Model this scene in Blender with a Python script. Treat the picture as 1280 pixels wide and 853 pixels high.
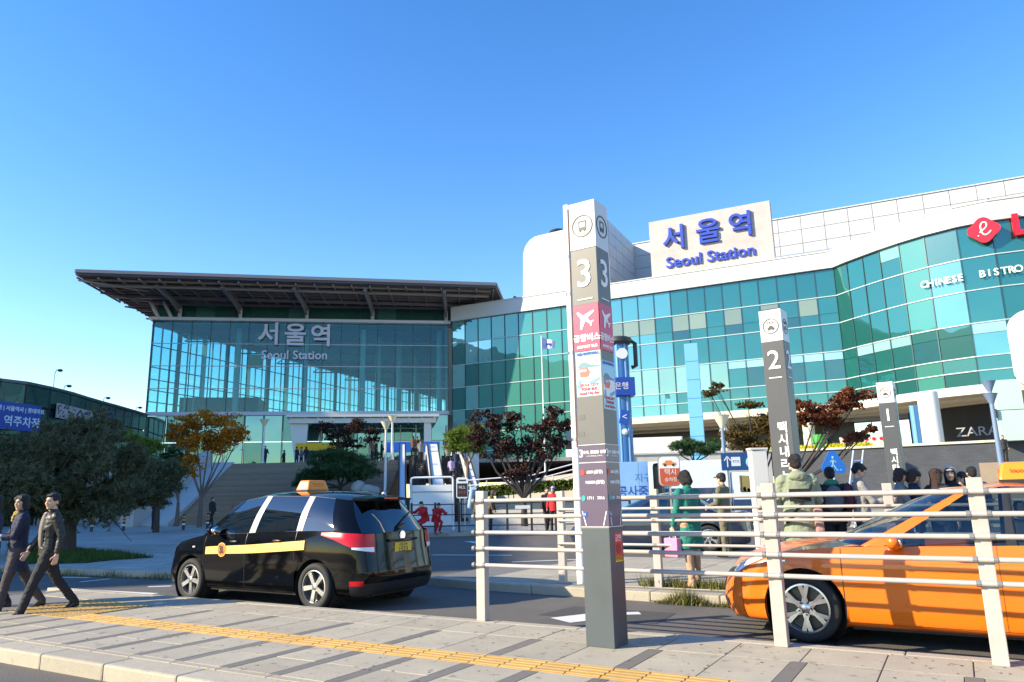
import bpy, bmesh, math, random
from mathutils import Vector, Matrix, noise
R = math.radians; PI = math.pi
rnd = random.Random(7)
S = bpy.context.scene
col = S.collection
for o in list(bpy.data.objects): bpy.data.objects.remove(o)

# ------------------------------------------------------------------ camera
cd = bpy.data.cameras.new('camera'); cam = bpy.data.objects.new('camera', cd); col.objects.link(cam)
cd.sensor_width = 36; cd.lens = 36 * 920 / 1280; cd.clip_end = 3000; cd.clip_start = .05
_p, _r = R(12), R(1.23)
_f = Vector((0, math.cos(_p), math.sin(_p))); _u0 = Vector((0, -math.sin(_p), math.cos(_p))); _x0 = Vector((1, 0, 0))
_x = _x0 * math.cos(_r) - _u0 * math.sin(_r); _u = _u0 * math.cos(_r) + _x0 * math.sin(_r)
_m = Matrix((_x, _u, -_f)).transposed().to_4x4(); _m.translation = (0, 0, 1.47)
cam.matrix_world = _m; S.camera = cam

# ------------------------------------------------------------------ sky, sun, exposure
SUN_EL, SUN_AZ = 27, 255          # sun low on the left, a little behind the viewer
W = bpy.data.worlds.new('World'); S.world = W; W.use_nodes = True
nt = W.node_tree; nt.nodes.clear()
sky = nt.nodes.new('ShaderNodeTexSky'); sky.sky_type = 'NISHITA'; sky.sun_disc = False
sky.sun_elevation = R(SUN_EL); sky.sun_rotation = R(SUN_AZ); sky.air_density = 1.15; sky.dust_density = .1; sky.ozone_density = 2.2
hs = nt.nodes.new('ShaderNodeHueSaturation'); hs.inputs['Saturation'].default_value = 1.34; hs.inputs['Hue'].default_value = .510
bg = nt.nodes.new('ShaderNodeBackground'); bg.inputs[1].default_value = .15
wo = nt.nodes.new('ShaderNodeOutputWorld')
nt.links.new(sky.outputs[0], hs.inputs['Color']); nt.links.new(hs.outputs[0], bg.inputs[0]); nt.links.new(bg.outputs[0], wo.inputs[0])
sd = bpy.data.lights.new('sun', 'SUN'); sd.energy = 4.8; sd.angle = R(.5); sd.color = (1, .86, .61)
sun = bpy.data.objects.new('sun', sd); col.objects.link(sun)
_d = -Vector((math.sin(R(SUN_AZ)) * math.cos(R(SUN_EL)), math.cos(R(SUN_AZ)) * math.cos(R(SUN_EL)), math.sin(R(SUN_EL))))
sun.rotation_euler = _d.to_track_quat('-Z', 'Y').to_euler(); sun.location = (-60, -10, 60)
S.view_settings.view_transform = 'Standard'; S.view_settings.look = 'None'; S.view_settings.exposure = 1.06; S.view_settings.gamma = 1
S.cycles.max_bounces = 8; S.cycles.transparent_max_bounces = 16; S.cycles.caustics_reflective = False; S.cycles.caustics_refractive = False

# ------------------------------------------------------------------ materials
_mats = {}
def mat(name, c, rough=.6, metal=0., var=0., scale=3., rand=0., bump=0., coat=0., spec=.5, alpha=1., emit=0., spots=0., bscale=None):
    if name in _mats: return _mats[name]
    m = bpy.data.materials.new(name); m.use_nodes = True; n = m.node_tree.nodes; l = m.node_tree.links
    b = n['Principled BSDF']; b.inputs['Roughness'].default_value = rough; b.inputs['Metallic'].default_value = metal
    b.inputs['Specular IOR Level'].default_value = spec; b.inputs['Coat Weight'].default_value = coat; b.inputs['Coat Roughness'].default_value = .04
    b.inputs['Alpha'].default_value = alpha
    src = None
    rgb = n.new('ShaderNodeRGB'); rgb.outputs[0].default_value = (*c, 1); src = rgb.outputs[0]
    tc = None
    def mul(a, facsock):
        x = n.new('ShaderNodeMix'); x.data_type = 'RGBA'; x.blend_type = 'MULTIPLY'; x.inputs[0].default_value = 1
        l.new(a, x.inputs[6]); l.new(facsock, x.inputs[7]); return x.outputs[2]
    def mr(sock, a, b_):
        x = n.new('ShaderNodeMapRange'); x.inputs[3].default_value = a; x.inputs[4].default_value = b_; l.new(sock, x.inputs[0]); return x.outputs[0]
    if var or bump or spots: tc = n.new('ShaderNodeNewGeometry').outputs['Position']
    if var:
        t = n.new('ShaderNodeTexNoise'); t.inputs['Scale'].default_value = scale; t.inputs['Detail'].default_value = 6; t.inputs['Roughness'].default_value = .65; l.new(tc, t.inputs[0])
        src = mul(src, mr(t.outputs[0], 1 - var * 1.6, 1 + var * 1.6))
    if spots:
        t = n.new('ShaderNodeTexNoise'); t.inputs['Scale'].default_value = 11; t.inputs['Detail'].default_value = 3; l.new(tc, t.inputs[0])
        x = n.new('ShaderNodeMapRange'); x.inputs[1].default_value = .32; x.inputs[2].default_value = .37; x.inputs[3].default_value = 1 - spots; x.inputs[4].default_value = 1; l.new(t.outputs[0], x.inputs[0])
        src = mul(src, x.outputs[0])
    if rand:
        oi = n.new('ShaderNodeObjectInfo'); src = mul(src, mr(oi.outputs['Random'], 1 - rand, 1 + rand))
    l.new(src, b.inputs['Base Color'])
    if emit:
        l.new(src, b.inputs['Emission Color']); b.inputs['Emission Strength'].default_value = emit
    if bump:
        t = n.new('ShaderNodeTexNoise'); t.inputs['Scale'].default_value = bscale or scale * 8; t.inputs['Detail'].default_value = 4; l.new(tc, t.inputs[0])
        bp = n.new('ShaderNodeBump'); bp.inputs['Strength'].default_value = bump; bp.inputs['Distance'].default_value = .02; l.new(t.outputs[0], bp.inputs['Height']); l.new(bp.outputs[0], b.inputs['Normal'])
    _mats[name] = m; return m
def leafmat(name, c1, c2, trans=.25):
    m = bpy.data.materials.new(name); m.use_nodes = True; n = m.node_tree.nodes; l = m.node_tree.links
    b = n['Principled BSDF']; b.inputs['Roughness'].default_value = .65; b.inputs['Specular IOR Level'].default_value = .25
    g = n.new('ShaderNodeNewGeometry'); x = n.new('ShaderNodeMix'); x.data_type = 'RGBA'
    x.inputs[6].default_value = (*c1, 1); x.inputs[7].default_value = (*c2, 1); l.new(g.outputs['Random Per Island'], x.inputs[0]); l.new(x.outputs[2], b.inputs['Base Color'])
    t = n.new('ShaderNodeBsdfTranslucent'); l.new(x.outputs[2], t.inputs[0])
    s = n.new('ShaderNodeMixShader'); s.inputs[0].default_value = trans
    l.new(b.outputs[0], s.inputs[1]); l.new(t.outputs[0], s.inputs[2]); l.new(s.outputs[0], n['Material Output'].inputs[0]); return m
def clearglass(name, tint, refl=.12, rand=0., rough=.01, gl=(1, 1, 1)):
    m = bpy.data.materials.new(name); m.use_nodes = True; n = m.node_tree.nodes; l = m.node_tree.links
    n.remove(n['Principled BSDF'])
    t = n.new('ShaderNodeBsdfTransparent'); t.inputs[0].default_value = (*tint, 1)
    g = n.new('ShaderNodeBsdfGlossy'); g.inputs['Roughness'].default_value = rough; g.inputs[0].default_value = (*gl, 1)
    lw = n.new('ShaderNodeLayerWeight'); lw.inputs[0].default_value = .5; pw = n.new('ShaderNodeMath'); pw.operation = 'POWER'; pw.inputs[1].default_value = 4.; l.new(lw.outputs['Facing'], pw.inputs[0])
    mr = n.new('ShaderNodeMapRange'); mr.inputs[3].default_value = refl; l.new(pw.outputs[0], mr.inputs[0])
    s = n.new('ShaderNodeMixShader'); l.new(mr.outputs[0], s.inputs[0]); l.new(t.outputs[0], s.inputs[1]); l.new(g.outputs[0], s.inputs[2])
    l.new(s.outputs[0], n['Material Output'].inputs[0]); return m
def coatglass(name, base, refl=.4, tint=(.6, .95, .95), rand=.2, wob=.25, scale=.35):
    """solar-control glass: a dim tinted body under a mirror coat, panes slightly out of true"""
    m = bpy.data.materials.new(name); m.use_nodes = True; n = m.node_tree.nodes; l = m.node_tree.links
    b = n['Principled BSDF']; b.inputs['Roughness'].default_value = .25; b.inputs['Specular IOR Level'].default_value = .3
    oi = n.new('ShaderNodeObjectInfo'); mr = n.new('ShaderNodeMapRange'); mr.inputs[3].default_value = 1 - rand; mr.inputs[4].default_value = 1 + rand; l.new(oi.outputs['Random'], mr.inputs[0])
    x = n.new('ShaderNodeMix'); x.data_type = 'RGBA'; x.blend_type = 'MULTIPLY'; x.inputs[0].default_value = 1; x.inputs[6].default_value = (*base, 1); l.new(mr.outputs[0], x.inputs[7]); l.new(x.outputs[2], b.inputs['Base Color'])
    g = n.new('ShaderNodeBsdfGlossy'); g.inputs['Roughness'].default_value = .015; g.inputs[0].default_value = (*tint, 1)
    ge = n.new('ShaderNodeNewGeometry'); t = n.new('ShaderNodeTexNoise'); t.inputs['Scale'].default_value = scale; t.inputs['Detail'].default_value = 1; l.new(ge.outputs['Position'], t.inputs[0])
    bp = n.new('ShaderNodeBump'); bp.inputs['Strength'].default_value = wob; bp.inputs['Distance'].default_value = .12; l.new(t.outputs[0], bp.inputs['Height']); l.new(bp.outputs[0], g.inputs['Normal'])
    s = n.new('ShaderNodeMixShader'); s.inputs[0].default_value = refl; l.new(b.outputs[0], s.inputs[1]); l.new(g.outputs[0], s.inputs[2]); l.new(s.outputs[0], n['Material Output'].inputs[0]); return m

white = mat('white paint', (.80, .79, .77), .45, var=.04, scale=1.2)
fencepaint = mat('cream fence paint', (.43, .39, .365), .45, var=.14, scale=5)
whitepl = mat('white plastic', (.82, .82, .82), .35)
black = mat('black rubber', (.012, .012, .013), .6)
dark = mat('dark metal', (.03, .033, .038), .45, var=.1)
steel = mat('steel', (.5, .5, .52), .3, 1)
lead = mat('bracket grey', (.17, .17, .18), .55)
chrome = mat('chrome', (.85, .85, .87), .08, 1)
ink = mat('black ink', (.02, .02, .025), .5)
paper = mat('white print', (.8, .8, .8), .5)
bluepaint = mat('blue sign', (.01, .08, .42), .4)

# ------------------------------------------------------------------ mesh helpers
class MB:
    def __init__(s): s.v = []; s.f = []
    def add(s, v, f):
        k = len(s.v); s.v += [tuple(p) for p in v]; s.f += [tuple(i + k for i in q) for q in f]; return s
    def box(s, c, d, rz=0, m=None, taper=1.):
        x, y, z = d[0] / 2, d[1] / 2, d[2] / 2
        vs = [Vector((sx * x * (taper if sz > 0 else 1), sy * y * (taper if sz > 0 else 1), sz * z)) for sz in (-1, 1) for sx, sy in ((-1, -1), (1, -1), (1, 1), (-1, 1))]
        M = m or Matrix.Rotation(rz, 3, 'Z')
        vs = [M @ v + Vector(c) for v in vs]
        return s.add(vs, [(0, 3, 2, 1), (4, 5, 6, 7), (0, 1, 5, 4), (1, 2, 6, 5), (2, 3, 7, 6), (3, 0, 4, 7)])
    def bar(s, a, b, w, h=None, up=(0, 0, 1)):
        a, b = Vector(a), Vector(b); h = h or w; d = b - a
        if d.length < 1e-6: return s
        z = d.normalized(); x = z.cross(Vector(up))
        if x.length < 1e-4: x = z.cross(Vector((1, 0, 0)))
        x.normalize(); y = x.cross(z)
        M = Matrix((x, z, y)).transposed()
        return s.box((a + b) / 2, (w, d.length, h), m=M)
    def tube(s, pts, r, n=8, cap=True):
        pts = [Vector(p) for p in pts]; rs = r if isinstance(r, (list, tuple)) else [r] * len(pts)
        k = len(s.v); prev = None; ref = None
        for i, p in enumerate(pts):
            d = (pts[min(i + 1, len(pts) - 1)] - pts[max(i - 1, 0)]).normalized()
            if ref is None:
                ref = Vector((1, 0, 0)) if abs(d.x) < .8 else Vector((0, 1, 0))
            x = (ref - d * ref.dot(d)).normalized(); y = d.cross(x); ref = x
            for j in range(n):
                a = 2 * PI * j / n; s.v.append(tuple(p + (x * math.cos(a) + y * math.sin(a)) * rs[i]))
        for i in range(len(pts) - 1):
            for j in range(n):
                s.f.append((k + i * n + j, k + i * n + (j + 1) % n, k + (i + 1) * n + (j + 1) % n, k + (i + 1) * n + j))
        if cap:
            s.f.append(tuple(k + j for j in range(n))[::-1]); e = k + (len(pts) - 1) * n; s.f.append(tuple(e + j for j in range(n)))
        return s
    def lathe(s, prof, n=16, c=(0, 0, 0), axis='Z', capped=True):
        k = len(s.v); c = Vector(c)
        for r, z in prof:
            for j in range(n):
                a = 2 * PI * j / n; p = (r * math.cos(a), r * math.sin(a), z)
                if axis == 'X': p = (p[2], p[0], p[1])
                if axis == 'Y': p = (p[1], p[2], p[0])
                s.v.append(tuple(Vector(p) + c))
        for i in range(len(prof) - 1):
            for j in range(n):
                s.f.append((k + i * n + j, k + i * n + (j + 1) % n, k + (i + 1) * n + (j + 1) % n, k + (i + 1) * n + j))
        if capped:
            s.f.append(tuple(k + j for j in range(n))[::-1]); e = k + (len(prof) - 1) * n; s.f.append(tuple(e + j for j in range(n)))
        return s
    def prism(s, poly, t, m=None, z0=0.):
        """polygon in XY extruded z0..z0+t, then m (4x4)"""
        n = len(poly); M = m or Matrix.Identity(4)
        vs = [M @ Vector((x, y, z0)) for x, y in poly] + [M @ Vector((x, y, z0 + t)) for x, y in poly]
        return s.add(vs, [tuple(range(n))[::-1], tuple(range(n, 2 * n))] + [(i, (i + 1) % n, n + (i + 1) % n, n + i) for i in range(n)])
    def ball(s, c, r, n=10, m=None):
        r = (r, r, r) if not isinstance(r, (tuple, list)) else r; k = len(s.v); h = n // 2 + 1; c = Vector(c); M = m or Matrix.Identity(3)
        for i in range(1, h):
            t = PI * i / h
            for j in range(n):
                a = 2 * PI * j / n; s.v.append(tuple(M @ Vector((r[0] * math.sin(t) * math.cos(a), r[1] * math.sin(t) * math.sin(a), r[2] * math.cos(t))) + c))
        for i in range(h - 2):
            for j in range(n): s.f.append((k + i * n + j, k + (i + 1) * n + j, k + (i + 1) * n + (j + 1) % n, k + i * n + (j + 1) % n))
        t0 = len(s.v); s.v.append(tuple(M @ Vector((0, 0, r[2])) + c)); s.v.append(tuple(M @ Vector((0, 0, -r[2])) + c))
        for j in range(n):
            s.f.append((t0, k + j, k + (j + 1) % n)); e = k + (h - 2) * n; s.f.append((t0 + 1, e + (j + 1) % n, e + j))
        return s
    def mesh(s, name, m=None, smooth=False, bevel=0.):
        me = bpy.data.meshes.new(name); me.from_pydata(s.v, [], s.f); me.update()
        bm = bmesh.new(); bm.from_mesh(me); bmesh.ops.delete(bm, geom=[v for v in bm.verts if not v.link_faces], context='VERTS'); bmesh.ops.recalc_face_normals(bm, faces=bm.faces)
        if bevel: bmesh.ops.bevel(bm, geom=[e for e in bm.edges if e.calc_face_angle(0) > .5], offset=bevel, segments=2, affect='EDGES', profile=.6)
        if smooth:
            for f in bm.faces: f.smooth = True
            if smooth != 'all':
                for e in bm.edges: e.smooth = e.calc_face_angle(0) < .7
        bm.to_mesh(me); bm.free()
        if m: me.materials.append(m)
        return me
    def build(s, name, m, parent=None, smooth=False, bevel=0.):
        return link(name, s.mesh(name, m, smooth, bevel), parent)
def link(name, me, parent=None):
    o = bpy.data.objects.new(name, me); col.objects.link(o)
    if parent: o.parent = parent
    return o
def empty(name, loc=(0, 0, 0), rz=0.): 
    o = bpy.data.objects.new(name, None); col.objects.link(o); o.location = loc; o.rotation_euler = (0, 0, rz); o.empty_display_size = .2; return o
def tag(o, label=None, cat=None, group=None, kind=None):
    if label: o['label'] = label
    if cat: o['category'] = cat
    if group: o['group'] = group
    if kind: o['kind'] = kind
    return o
def copy_tree(o, parent=None):
    c = o.copy(); col.objects.link(c)
    if parent: c.parent = parent
    for ch in [x for x in o.children]: copy_tree(ch, c)
    return c
def bx(name, c, d, m, parent=None, rz=0, bevel=0.): return MB().box(c, d, rz).build(name, m, parent, bevel=bevel)
def inst(name, me, loc, rot=(0, 0, 0), parent=None, sc=None):
    o = link(name, me, parent); o.location = loc; o.rotation_euler = rot
    if sc: o.scale = sc
    return o
_txt = {}
def text_mesh(body, size, ext=.002, m=None, off=0., align='CENTER', spacing=1.):
    key = (body, size, ext, m.name if m else '', off, align, spacing)
    if key in _txt: return _txt[key]
    c = bpy.data.curves.new('t', 'FONT'); c.body = body; c.size = size; c.extrude = ext; c.offset = off; c.align_x = align; c.align_y = 'CENTER'; c.resolution_u = 3; c.space_character = spacing
    o = bpy.data.objects.new('t', c); col.objects.link(o); dg = bpy.context.evaluated_depsgraph_get()
    me = bpy.data.meshes.new_from_object(o.evaluated_get(dg)); bpy.data.objects.remove(o); bpy.data.curves.remove(c)
    me.materials.clear()
    if m: me.materials.append(m)
    _txt[key] = me; return me
def text(name, body, size, m, loc, rot, parent=None, ext=.002, off=0., align='CENTER', sx=1., spacing=1.):
    o = link(name, text_mesh(body, size, ext, m, off, align, spacing), parent); o.location = loc; o.rotation_euler = rot
    if sx != 1: o.scale = (sx, 1, 1)
    return o
def at(x, y, Y):
    """point on the sight line of pixel (x,y) of the photo at distance Y in front: used for measuring only"""
    d = _f + _x * ((x - 640) / 920) - _u * ((y - 426.5) / 920); return Vector((0, 0, 1.47)) + d * (Y / d.y)
def st(s, t, z=0.): return Vector((-.8616 * s + .5075 * t, .5075 * s + .8616 * t, z))   # along / across the taxi islands
ANG = math.atan2(.5075, -.8616)     # direction of s
SA = math.atan2(-.5075, .8616)      # local x along -s (towards the right), local y along +t

# ================================================================== THE GROUND
def gz(x, y, z=0.):
    d = _f + _x * ((x - 640) / 920) - _u * ((y - 426.5) / 920); return Vector((0, 0, 1.47)) + d * ((z - 1.47) / d.z)
asphalt = mat('asphalt', (.11, .10, .09), .9, var=.22, scale=1.3, bump=.5, bscale=60)
pave = mat('granite paving', (.37, .33, .255), .75, var=.17, scale=2.2, rand=.08, spots=.34, bump=.15, bscale=45)
paved = mat('dark granite paving', (.16, .145, .125), .75, var=.10, scale=3, rand=.08, spots=.12)
kerbm = mat('kerb granite', (.37, .33, .26), .8, var=.12, scale=6, rand=.08, spots=.15, bump=.2)
tact = mat('tactile yellow', (.50, .31, .10), .7, var=.12, scale=7, rand=.09, spots=.15)
mark = mat('road paint', (.62, .62, .60), .7, var=.18, scale=5)
mortar = mat('mortar bed', (.16, .155, .15), .9, var=.1)
def bricktex(name, c1, c2, cm, sc, bw=1., bh=.5, rough=.8, mort=.02, vert=False):
    m = bpy.data.materials.new(name); m.use_nodes = True; n = m.node_tree.nodes; l = m.node_tree.links; b = n['Principled BSDF']; b.inputs['Roughness'].default_value = rough
    g = n.new('ShaderNodeTexCoord'); t = n.new('ShaderNodeTexBrick'); t.inputs['Scale'].default_value = sc; t.inputs['Color1'].default_value = (*c1, 1); t.inputs['Color2'].default_value = (*c2, 1); t.inputs['Mortar'].default_value = (*cm, 1)
    t.inputs['Mortar Size'].default_value = mort; t.inputs['Brick Width'].default_value = bw; t.inputs['Row Height'].default_value = bh
    src = g.outputs['Object']
    if vert:
        sx = n.new('ShaderNodeSeparateXYZ'); cx = n.new('ShaderNodeCombineXYZ'); l.new(src, sx.inputs[0]); l.new(sx.outputs[0], cx.inputs[0]); l.new(sx.outputs[2], cx.inputs[1]); src = cx.outputs[0]
    l.new(src, t.inputs[0])
    x = n.new('ShaderNodeMix'); x.data_type = 'RGBA'; x.blend_type = 'MULTIPLY'; x.inputs[0].default_value = 1
    no = n.new('ShaderNodeTexNoise'); no.inputs['Scale'].default_value = .6; no.inputs['Detail'].default_value = 5; l.new(g.outputs['Object'], no.inputs[0]); mr = n.new('ShaderNodeMapRange'); mr.inputs[3].default_value = .7; mr.inputs[4].default_value = 1.3; l.new(no.outputs[0], mr.inputs[0])
    l.new(t.outputs[0], x.inputs[6]); l.new(mr.outputs[0], x.inputs[7]); l.new(x.outputs[2], b.inputs['Base Color']); return m
plazam = bricktex('plaza paving tiles', (.42, .39, .34), (.33, .31, .275), (.15, .15, .15), 1.1)
def sheet(name, pts, z, m, depth=0.):
    b = MB()
    if depth: b.prism([(p[0], p[1]) for p in pts], depth, z0=z - depth)
    else: b.add([(p[0], p[1], z) for p in pts], [tuple(range(len(pts)))])
    return tag(b.build(name, m), kind='structure')
sheet('road', [(-1500, -1500), (1500, -1500), (1500, 1500), (-1500, 1500)], 0, asphalt)

# the taxi island we stand beside: a mortar bed carrying slabs, dark bands, tactile tiles and kerb stones
S0, S1 = -3.5, 13.1
side = sheet('sidewalk', [st(S0, 4.06), st(S1, 4.06), st(S1, 7.36), st(S0, 7.36)], .118, mortar, .11)
BAND = 6.07
def slab_mesh(w, d, h, m, name):
    return MB().box((0, 0, -h / 2), (w, d, h)).mesh(name, m, bevel=.004)
sl48 = {}
rows = [(4.335, 4.42, 0), (4.425, 4.92, 1), (4.925, 5.415, 1), (5.785, 6.605, 2), (6.61, 7.21, 0)]
kmin = int((S0 - BAND) / .6); kmax = int((S1 - BAND) / .6)
has = lambda band, k: band == 1 or (band == 2 and k % 2 == 0)
for k in range(kmin, kmax):
    s = BAND + .6 * k
    for ri, (t0, t1, band) in enumerate(rows):
        if s > 9.1 and 5.4 < t0 and t1 < 6.7: continue
        a0 = s + (.064 if has(band, k) else .003); a1 = s + (.536 if has(band, k + 1) else .597)
        key = (round(a1 - a0, 3), round(t1 - t0, 3))
        if key not in sl48: sl48[key] = slab_mesh(key[0] - .004, key[1] - .004, .05, pave, 'paving_stone')
        inst('paving_stone', sl48[key], st((a0 + a1) / 2, (t0 + t1) / 2, .13 + rnd.uniform(-.0012, .0012)), (0, 0, SA), side)
        if has(band, k) and ri != 2:
            u1 = 5.415 if ri == 1 else t1; key = ('d', round(u1 - t0, 3))
            if key not in sl48: sl48[key] = slab_mesh(.122, u1 - t0 - .004, .05, paved, 'dark_paving_stone')
            inst('dark_paving_stone', sl48[key], st(s, (t0 + u1) / 2, .13 + rnd.uniform(-.001, .001)), (0, 0, SA), side)
b = MB().box((0, 0, -.02), (.292, .345, .04))
for i in range(4): b.box((0, -.126 + .084 * i, .002), (.285, .042, .008))
tl = b.mesh('tactile_tile', tact)
b = MB().box((0, 0, -.02), (.292, .285, .04))
for i in range(5):
    for j in range(5): b.lathe([(.016, 0), (.011, .006)], 5, (-.11 + .055 * i, -.11 + .055 * j, .0))
td = b.mesh('tactile_tile', tact)
for r_ in range(1):
    n = int((9.7 - S0) / .3)
    for k in range(n): inst('tactile_tile', tl, st(9.7 - .15 - .3 * k, 5.60, .131 + rnd.uniform(-.001, .001)), (0, 0, SA), side)
for k in range(5):
    for r_ in range(4): inst('tactile_tile', td, st(9.85 + .3 * k, 5.57 + .292 * r_, .131), (0, 0, SA), side)
ks = MB().box((0, 0, -.14), (.992, .29, .28)).mesh('kerb_stone', kerbm, bevel=.022)
ks2 = MB().box((0, 0, -.14), (.992, .14, .28)).mesh('kerb_stone', kerbm, bevel=.012)
for k in range(17):
    inst('kerb_stone', ks, st(S0 + .55 + k, 4.175, .134), (0, 0, SA), side)
    inst('kerb_stone', ks2, st(S0 + .55 + k, 7.295, .132), (0, 0, SA), side)

# the next island, with its fence and waiting people
near = [Vector((7.8, 6.9, 0)), Vector((2.69, 10.3, 0)), Vector((-.61, 12.6, 0)), Vector((-1.6, 13.5, 0))]
isl = sheet('taxi_island', [(11, 4.9), (2.69, 10.42), (-.61, 12.72), (-1.5, 13.6), (-.6, 15.3), (8, 18.5), (16, 15.0)], .118, mortar, .11)
def kerb_line(pts, parent, z=.134, back=.14, mesh=None):
    for a, b_ in zip(pts[:-1], pts[1:]):
        d = b_ - a; n = max(1, round(d.length)); ang = math.atan2(d.y, d.x); u = d / n
        for i in range(n):
            p = a + u * (i + .5); nrm = Vector((-u.y, u.x, 0)).normalized()
            if nrm.y < 0: nrm = -nrm
            o = inst('kerb_stone', mesh or ks, (p.x + nrm.x * back, p.y + nrm.y * back, z), (0, 0, ang), parent, (u.length, 1, 1))
kerb_line([Vector((11, 4.75, 0))] + near, isl)
sl1 = slab_mesh(.985, .985, .04, pave, 'paving_stone')
for i in range(-2, 8):
    for j in range(5):
        c = st(i - .3, 11.35 + j, .13 + rnd.uniform(-.001, .001))
        if c.x > -.3: inst('paving_stone', sl1, c, (0, 0, SA), isl)
# pavement and lawn on the left
lp = [(-6.6, 15.6), (-10.35, 17.3), (-30, 26.5), (-60, 40), (-60, 62), (-9, 62), (2, 62), (2, 31), (-4.5, 30.2), (-7.3, 24)]
tag(sheet('plaza', lp, .124, plazam, .11), kind='structure')
plz = bpy.data.objects['plaza']
kerb_line([Vector((-6.8, 15.45, 0)), Vector((-10.35, 17.2, 0)), Vector((-20, 21.8, 0)), Vector((-30, 26.4, 0))], plz)
kerb_line([Vector((-6.8, 15.6, 0)), Vector((-7.5, 24, 0)), Vector((-4.6, 30.1, 0)), Vector((2, 30.9, 0))], plz)
tag(sheet('forecourt', [(2.1, 31), (2.1, 60), (60, 60), (60, 24), (30, 22), (12, 31)], .12, plazam, .1), kind='structure')
# lawn
grassm = leafmat('grass blades', (.03, .075, .01), (.075, .12, .02), .2)
soil = mat('soil', (.05, .045, .025), .95, var=.3, scale=4)
lawn_poly = [gz(*p, .13) for p in ((10, 705), (70, 705), (108, 704), (140, 700.5), (192, 697), (150, 691.5), (90, 686), (10, 680))]
tag(sheet('lawn', lawn_poly, .132, soil), kind='structure')
def inpoly(x, y, P):
    c = False; n = len(P)
    for i in range(n):
        a, b_ = P[i], P[(i + 1) % n]
        if (a[1] > y) != (b_[1] > y) and x < (b_[0] - a[0]) * (y - a[1]) / (b_[1] - a[1]) + a[0]: c = not c
    return c
def blades(name, spots, h, w, m, spread=.03):
    b = MB()
    for (x, y, z, k) in spots:
        a = rnd.uniform(0, PI); hh = h * rnd.uniform(.5, 1.2) * k; dx, dy = math.cos(a) * w, math.sin(a) * w; lx, ly = rnd.gauss(0, spread), rnd.gauss(0, spread)
        b.add([(x - dx, y - dy, z), (x + dx, y + dy, z), (x + lx, y + ly, z + hh)], [(0, 1, 2)])
    return b.build(name, m)
sp = []
xs = [p.x for p in lawn_poly]; ys = [p.y for p in lawn_poly]
while len(sp) < 9000:
    x, y = rnd.uniform(min(xs), max(xs)), rnd.uniform(min(ys), max(ys))
    if inpoly(x, y, lawn_poly): sp.append((x, y, .13, 1))
tag(blades('grass', sp, .12, .012, grassm, .05), kind='stuff')
weedm = leafmat('dry weeds', (.20, .16, .06), (.12, .15, .03), .2)
sp = []
for _ in range(2600):
    q = rnd.random()
    if q < .45: x = rnd.uniform(1.9, 3.6); c = Vector((x, 10.95 - (x - 1.9) * .66 + rnd.gauss(0, .06) - .22, .01)); k = 1.0 + .8 * math.sin(x * 9)
    elif q < .8: x = rnd.uniform(1.85, 3.4); c = Vector((x, 11.6 - (x - 2.) * .62 + rnd.gauss(0, .05) - .05, .13)); k = 1.2
    else: x = rnd.uniform(-13, -6.9); c = Vector((x, 15.3 - (x + 6.8) * .49 + rnd.gauss(0, .04), .0)); k = .9 + .5 * math.sin(x * 5)
    sp.append((c.x, c.y, c.z, max(.3, k)))
tag(blades('roadside_weeds', sp, .13, .008, weedm, .06), kind='stuff')
# chewing gum and drips trodden into the slabs
b = MB()
for _ in range(260):
    c = st(rnd.uniform(-1.5, 9.5), rnd.choice((rnd.uniform(4.4, 5.35), rnd.uniform(5.85, 7.2), rnd.uniform(6.2, 7.2))), .1333); r_ = rnd.uniform(.005, .016); q = rnd.uniform(.6, 1); a0 = rnd.uniform(0, PI)
    b.add([c + Vector((r_ * math.cos(a0 + i * PI / 3.5) * (q if i % 2 else 1), r_ * math.sin(a0 + i * PI / 3.5), 0)) for i in range(7)], [tuple(range(7))])
tag(b.build('gum_spots', mat('trodden gum', (.10, .09, .075), .8)), kind='stuff')
tarm = mat('tar patch', (.06, .057, .053), .85, var=.15, scale=3)
for s_, t_, w_, d_ in ((3.2, 8.6, 1.6, .9), (-.6, 9.3, 2.2, .5), (10.5, 9.2, 1.8, .7)):
    tag(sheet('tar_patch', [st(s_, t_), st(s_ + w_, t_ + .05), st(s_ + w_ - .1, t_ + d_), st(s_ + .05, t_ + d_ - .06)], .0035, tarm), kind='structure')
# road paint
def stripe(p, q, w, name='road_marking', z=.005):
    d = (q - p).normalized(); n = Vector((-d.y, d.x, 0)) * (w / 2)
    return sheet(name, [p - n, q - n, q + n, p + n], z, mark)
stripe(gz(70, 738), gz(186, 744), .42); stripe(gz(20, 752), gz(120, 753), .35)
stripe(gz(68, 722), gz(112, 722.6), .12); stripe(gz(100, 728), gz(138, 724), .12); stripe(gz(185, 734), gz(214, 733), .14)
stripe(gz(585, 677), gz(600, 679.5), .3); stripe(gz(540, 694), gz(640, 694.5), .18); stripe(gz(700, 776), gz(752, 770), .45); stripe(gz(755, 768), gz(800, 767), .2)
stripe(gz(640, 703), gz(790, 697), .15)

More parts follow.
